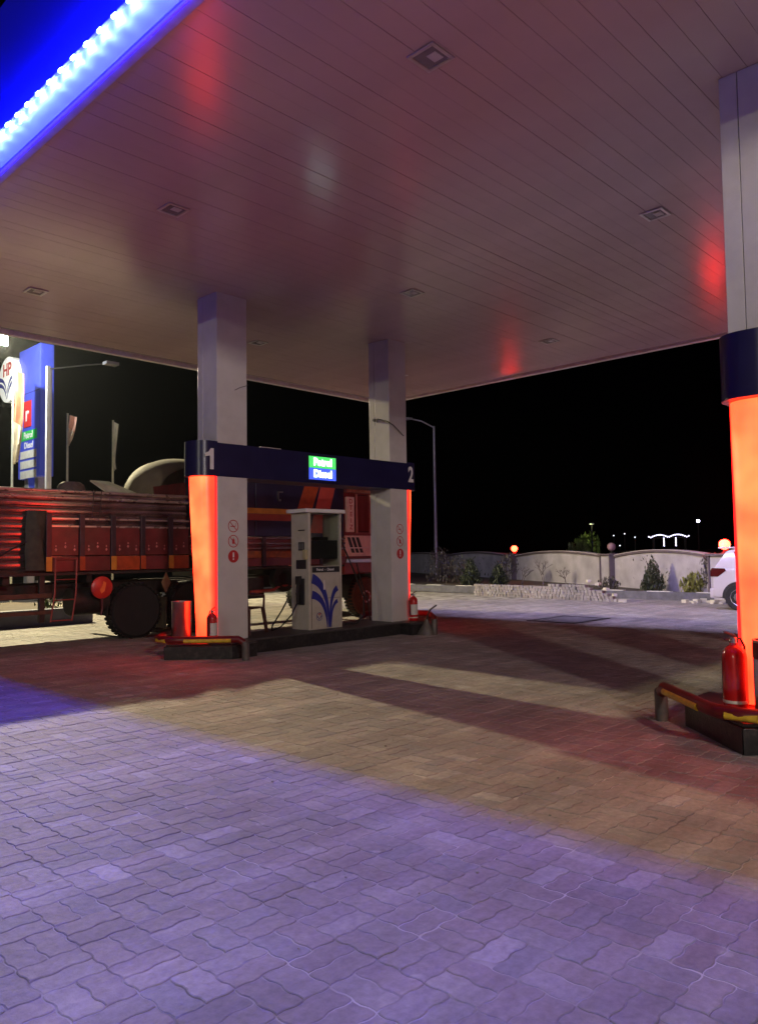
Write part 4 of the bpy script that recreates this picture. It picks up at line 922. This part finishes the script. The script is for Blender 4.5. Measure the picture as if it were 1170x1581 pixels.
# plants
leafy('conifer_shrub', 'dense dark conical conifer against the pale wall near the car', 'shrub', (22.9, 10.45, .17), 1.12, .95, 1500, (.035, .045, .02), .07, 'cone', 'conical conifers', seed=11)
leafy('conifer_shrub', 'dark conical conifer at the left end of the paver stack', 'shrub', (24.2, 18.4, .17), 1.15, 1.15, 1200, (.02, .03, .015), .08, 'cone', 'conical conifers', seed=12)
leafy('conifer_shrub', 'second dark conical conifer just left of the stack', 'shrub', (24.9, 17.6, .17), .95, 1.0, 900, (.025, .03, .03), .08, 'cone', 'conical conifers', seed=13)
leafy('yellow_bush', 'yellow green spiky bush between the conifer and the parked car', 'shrub', (22.6, 9.0, .17), .62, 1.0, 420, (.16, .16, .03), .11, 'bush', seed=14)
leafy('verge_shrub', 'tall scraggy shrub beside the street lamp pole', 'shrub', (25.3, 20.9, .17), 1.55, 1.3, 420, (.07, .06, .05), .08, 'bush', 'verge shrubs', seed=15, stems=9)
leafy('verge_shrub', 'leafy shrub in front of the left wall bay', 'shrub', (25.1, 19.8, .17), 1.15, 1.4, 420, (.06, .055, .05), .08, 'bush', 'verge shrubs', seed=16, stems=9)
leafy('verge_shrub', 'round headed shrub just left of the lit pillar', 'shrub', (26.2, 18.0, .17), 1.2, .9, 300, (.03, .03, .03), .08, 'tree', 'verge shrubs', seed=17, stems=4)
leafy('verge_shrub', 'short tufted plant at the foot of the middle pillar', 'shrub', (23.3, 12.1, .17), .45, .8, 160, (.04, .05, .02), .10, 'bush', 'verge shrubs', seed=18)
leafy('verge_shrub', 'red lit spiky plant beside the car', 'shrub', (22.2, 8.45, .17), 1.15, .6, 160, (.14, .06, .04), .10, 'tree', 'verge shrubs', seed=21)
def twiggy(x, y, h, label, seed):
    r_ = random.Random(seed); b = MB()
    def br(p, d, l, r, dep):
        q = p + d*l; b.tube([p, (p+q)/2 + Vector((r_.gauss(0, .03), r_.gauss(0, .03), 0))*l, q], r, 5, r*.6)
        if dep:
            for _ in range(3):
                nd = (d + Vector((r_.gauss(0, .6), r_.gauss(0, .6), r_.uniform(-.1, .4)))).normalized(); br(q, nd, l*r_.uniform(.5, .75), r*.6, dep-1)
    for _ in range(2): br(Vector((0, 0, -.02)), Vector((r_.gauss(0, .25), r_.gauss(0, .25), 1)).normalized(), h*.4, .018, 3)
    solo('bare_shrub', b, mat('twig', (.12, .09, .09), .9), label, 'shrub', loc=(x, y, .17), group='bare twiggy shrubs')
twiggy(25.4, 15.9, 1.1, 'bare forked twiggy shrub in front of the wall bay behind the stack', 1)
twiggy(25.6, 17.0, .9, 'small bare shrub right beside the lit pillar', 2)
twiggy(24.6, 14.4, .8, 'thin bare shrub left of the middle pillar', 3)
twiggy(23.1, 9.2, 1.1, 'bare spreading branches behind the yellow green bush', 4)
rub = MB(); r_ = random.Random(5)
for _ in range(14):
    x, y = 21.3+r_.uniform(-.3, .3), 8.3+r_.uniform(-.6, .5); s_ = r_.uniform(.03, .09); rub.box(x-s_, x+s_, y-s_, y+s_, 0, s_*1.2, Matrix.Rotation(r_.uniform(0, 3), 3, 'Z'))
struct('rubble', rub, wm, kind='stuff')

# street lamp
sl = thing('street_lamp', 'tall unlit street lamp with one arm behind the second column', 'street lamp', (33.9, 28.2, 0))
part('pole', MB().tube([(0, 0, 0), (0, 0, 4.5), (0, 0, 8.7)], .11, 10, .06), mat('galvanised', (.42, .38, .42), .4, .3), sl, smooth=True)
part('arm', MB().tube([(0, 0, 8.62), (-.5, .5, 9.0), (-.95, .98, 9.15)], .04, 8), mat('galvanised', (.42, .38, .42), .4, .3), sl)
part('lamp_head', MB().box(-1.25, -.85, .85, 1.25, 9.10, 9.20), M_trim, sl, bevel=.03)

# parked car
car = thing('parked_car', 'white hatchback parked behind the right column, only its rear quarter showing', 'car', (19.10, 7.25, 0))
# local frame: car along -y from 0 (rear) to -3.9, x 0..1.65 wide
M_car = mat('car_white', (.5, .46, .47), .22, 0, .03, 2, coat=.8)
side = [(0.05, .32), (-.02, .55), (-.02, .92), (.03, 1.0), (-.1, 1.02), (-.36, 1.42), (-.55, 1.50), (-1.9, 1.53), (-2.35, 1.45), (-2.95, 1.02), (-3.75, .88), (-3.88, .6), (-3.85, .3)]
rs = []
def sect(xo, k):   # inset for the upper body
    out = []
    for (yv, z) in side:
        ins = 0
        out.append((xo, yv, z))
    return out
for xo, zi in ((0.0, 0), (.05, 1), (1.60, 1), (1.65, 0)):
    ring = []
    for (yv, z) in side:
        if zi == 0: z2 = min(z, 1.0) if z > 1.0 else z; ring.append((xo, yv*.985-.02 if z <= 1.0 else yv, z2))
        else: ring.append((xo, yv, z if z <= 1.0 else 1.0 + (z-1.0)*1.0))
    rs.append(ring)
lower = [(0.0, .30), (-.03, .55), (-.02, .90), (-.06, 1.0), (-2.9, 1.0), (-3.72, .86), (-3.86, .6), (-3.84, .30)]
bd = MB().rings([[(xo, yv, z if z > .35 else z) for yv, z in lower] for xo in (.0, 1.65)])
part('body', bd, M_car, car, smooth=True, bevel=.05)
cab = [(-.04, .985), (-.30, 1.40), (-.50, 1.50), (-1.9, 1.53), (-2.3, 1.45), (-2.95, .985)]
rs = [[(xo + (0 if z < 1.1 else sgn*.16*(z-1)/.5), yv, z) for yv, z in cab] for xo, sgn in ((.03, 1), (1.62, -1))]
part('cabin', MB().rings(rs), M_car, car, smooth=True, bevel=.03)
def win(pts, nm): 
    part(nm, MB().add([(.03 + .16*(z-1)/.5 - .006, yv, z) for yv, z in pts], [tuple(range(len(pts)))]), mat('car_glass', (.03, .015, .02), .08), car)
win([(-.62, 1.05), (-.50, 1.40), (-1.35, 1.45), (-1.35, 1.05)], 'window'); win([(-1.42, 1.05), (-1.42, 1.45), (-2.2, 1.40), (-2.7, 1.05)], 'window')
part('rear_window', MB().add([(.25, -.055, 1.06), (1.40, -.055, 1.06), (1.36, -.27, 1.38), (.30, -.27, 1.38)], [(0, 1, 2, 3)]), mat('car_glass', (.03, .015, .02), .08), car)
part('spoiler', MB().box(.12, 1.53, -.52, -.14, 1.475, 1.515), M_car, car, bevel=.015)
for xa_, xb_ in ((-.012, .14), (1.51, 1.662)):
    part('tail_light', MB().extr([(.018, .80), (-.16, .80), (-.36, .95), (-.32, 1.0), (-.02, 1.01), (.012, .95)], 'x', xa_, xb_), mat('tail_red', (.045, .004, .005), .25), car, bevel=.01)
part('rear_bumper', MB().box(.02, 1.63, -.2, .055, .28, .52), M_car, car, bevel=.03)
for (cx, yv) in ((.0, -.62), (.0, -3.1), (1.47, -.62), (1.47, -3.1)):
    w_ = part('tyre', MB().lathe([(.18, -.005), (.29, -.01), (.315, .02), (.315, .15), (.29, .18), (.18, .18)], (cx-.006, yv, .315), 28, 'x'), M_rubber, car, smooth=True)
    part('rim', MB().lathe([(.0, .0), (.04, -.01), (.17, .0), (.19, -.012), (.19, .03)], (cx-.006, yv, .315), 10, 'x'), M_steel, w_, smooth=True)
    part('wheel_arch', MB().rings([[(xx_, yv+.37*math.cos(a), .315+.37*math.sin(a)) for a in [math.pi*k/14 for k in range(15)]] + [(xx_, yv-.37, .28), (xx_, yv+.37, .28)] for xx_ in (-.004 if cx < 1 else 1.4, .2 if cx < 1 else 1.654)]), M_blackp, car)

# far things beyond the wall
leafy('far_tree', 'yellow green tree crown lit by a far lamp beyond the wall', 'tree', (49, 27.0, 0), 2.6, 2.0, 700, (.12, .16, .04), .22, 'tree', seed=31, stems=3)
leafy('far_tree', 'dark low tree below the lit crown beyond the wall', 'tree', (43, 24.4, 0), 2.0, 1.6, 400, (.05, .05, .03), .2, 'tree', seed=32, stems=3)
tl = bpy.data.lights.new('far_tree_lamp', 'POINT'); tl.energy = 70; tl.color = (.9, 1, .5); tl.shadow_soft_size = .1
fp = thing('far_lamp_post', 'small dim lamp post beside the far tree beyond the wall', 'lamp post', (47.8, 26.0, 0))
part('post', MB().tube([(0, 0, 0), (0, 0, 3.2)], .05, 8), M_dark, fp); part('lamp_head', MB().box(-.12, .12, -.12, .12, 3.2, 3.28), M_whitep, fp)
tlo = bpy.data.objects.new('far_tree_lamp', tl); COL.objects.link(tlo); tlo.location = (47.8, 26.0, 3.1)
def far_light(x, y, z, s_, e, label, pole=True, grp=None):
    t = thing('distant_lamp', label, 'lamp', (x, y, 0), group=grp)
    part('mast', MB().tube([(0, 0, 0), (0, 0, z)], .04, 6), M_dark, t); part('bulb', MB().lathe([(s_*.3, z), (s_, z+s_*.7), (s_, z+s_*1.3), (s_*.3, z+2*s_)], n=10), emat('far_bulb_%d' % int(e[2]), e), t, smooth=True)
far_light(60.5, 23.8, 3.5, .10, (60, 55, 75), 'single bright white lamp in the sky above the string of lights')
st = thing('lit_shelter', 'far shelter outlined by small white lights beyond the wall', 'shelter', (56, 24.2, 0))
fr = MB(); r_ = random.Random(9)
part('roof_frame', MB().box(-.1, .1, -1.3, 1.3, 2.25, 2.32).box(-.1, .1, -1.25, -1.15, 0, 2.25).box(-.1, .1, 1.15, 1.25, 0, 2.25), M_dark, st)
M_fb = emat('string_bulb', (2.5, 2.4, 3.4))
for i in range(22):
    yv = -1.5 + 3.0*i/21; b = MB().lathe([(.02, 0), (.06, .04), (.02, .1)], (-.12, yv, 2.28+.18*abs(math.sin(yv*2.3))), 6); part('bulb', b, M_fb, st)
for i in range(6):
    for yv in (-.55, .35): part('bulb', MB().lathe([(.02, 0), (.05, .04), (.02, .1)], (-.12, yv, 1.65+.11*i), 6), M_fb, st)
for (x, y, z, lb) in ((55, 27.2, 2.6, 'dim lamp in the middle of the far row between lit tree and shelter'), (56, 28.6, 2.5, 'dim far lamp nearest the lit tree crown'), (54, 25.9, 2.3, 'dim far lamp nearest the lit shelter'), (53, 26.6, 1.7, 'lowest of the dim far lamps, close above the wall')):
    far_light(x, y, z, .05, (1.5, 1.6, 1.9), lb, grp='dim far lamps')

# ================================================================== HAZE, added thin volume for a faint glow round the floodlight
hz = MB().box(-32, 75, -16, 62, -1.0, 10.2)
hm = bpy.data.materials.new('glow_haze'); hm.use_nodes = True; hn = hm.node_tree; hn.nodes.clear()
pv = hn.nodes.new('ShaderNodeVolumePrincipled'); pv.inputs['Color'].default_value = (.80, .88, 1.0, 1); pv.inputs['Density'].default_value = HAZE; pv.inputs['Anisotropy'].default_value = .82
ho = hn.nodes.new('ShaderNodeOutputMaterial'); hn.links.new(pv.outputs[0], ho.inputs['Volume'])
if HAZE > 0: link('added_haze', hz.mesh('added_haze', hm), kind='stuff')
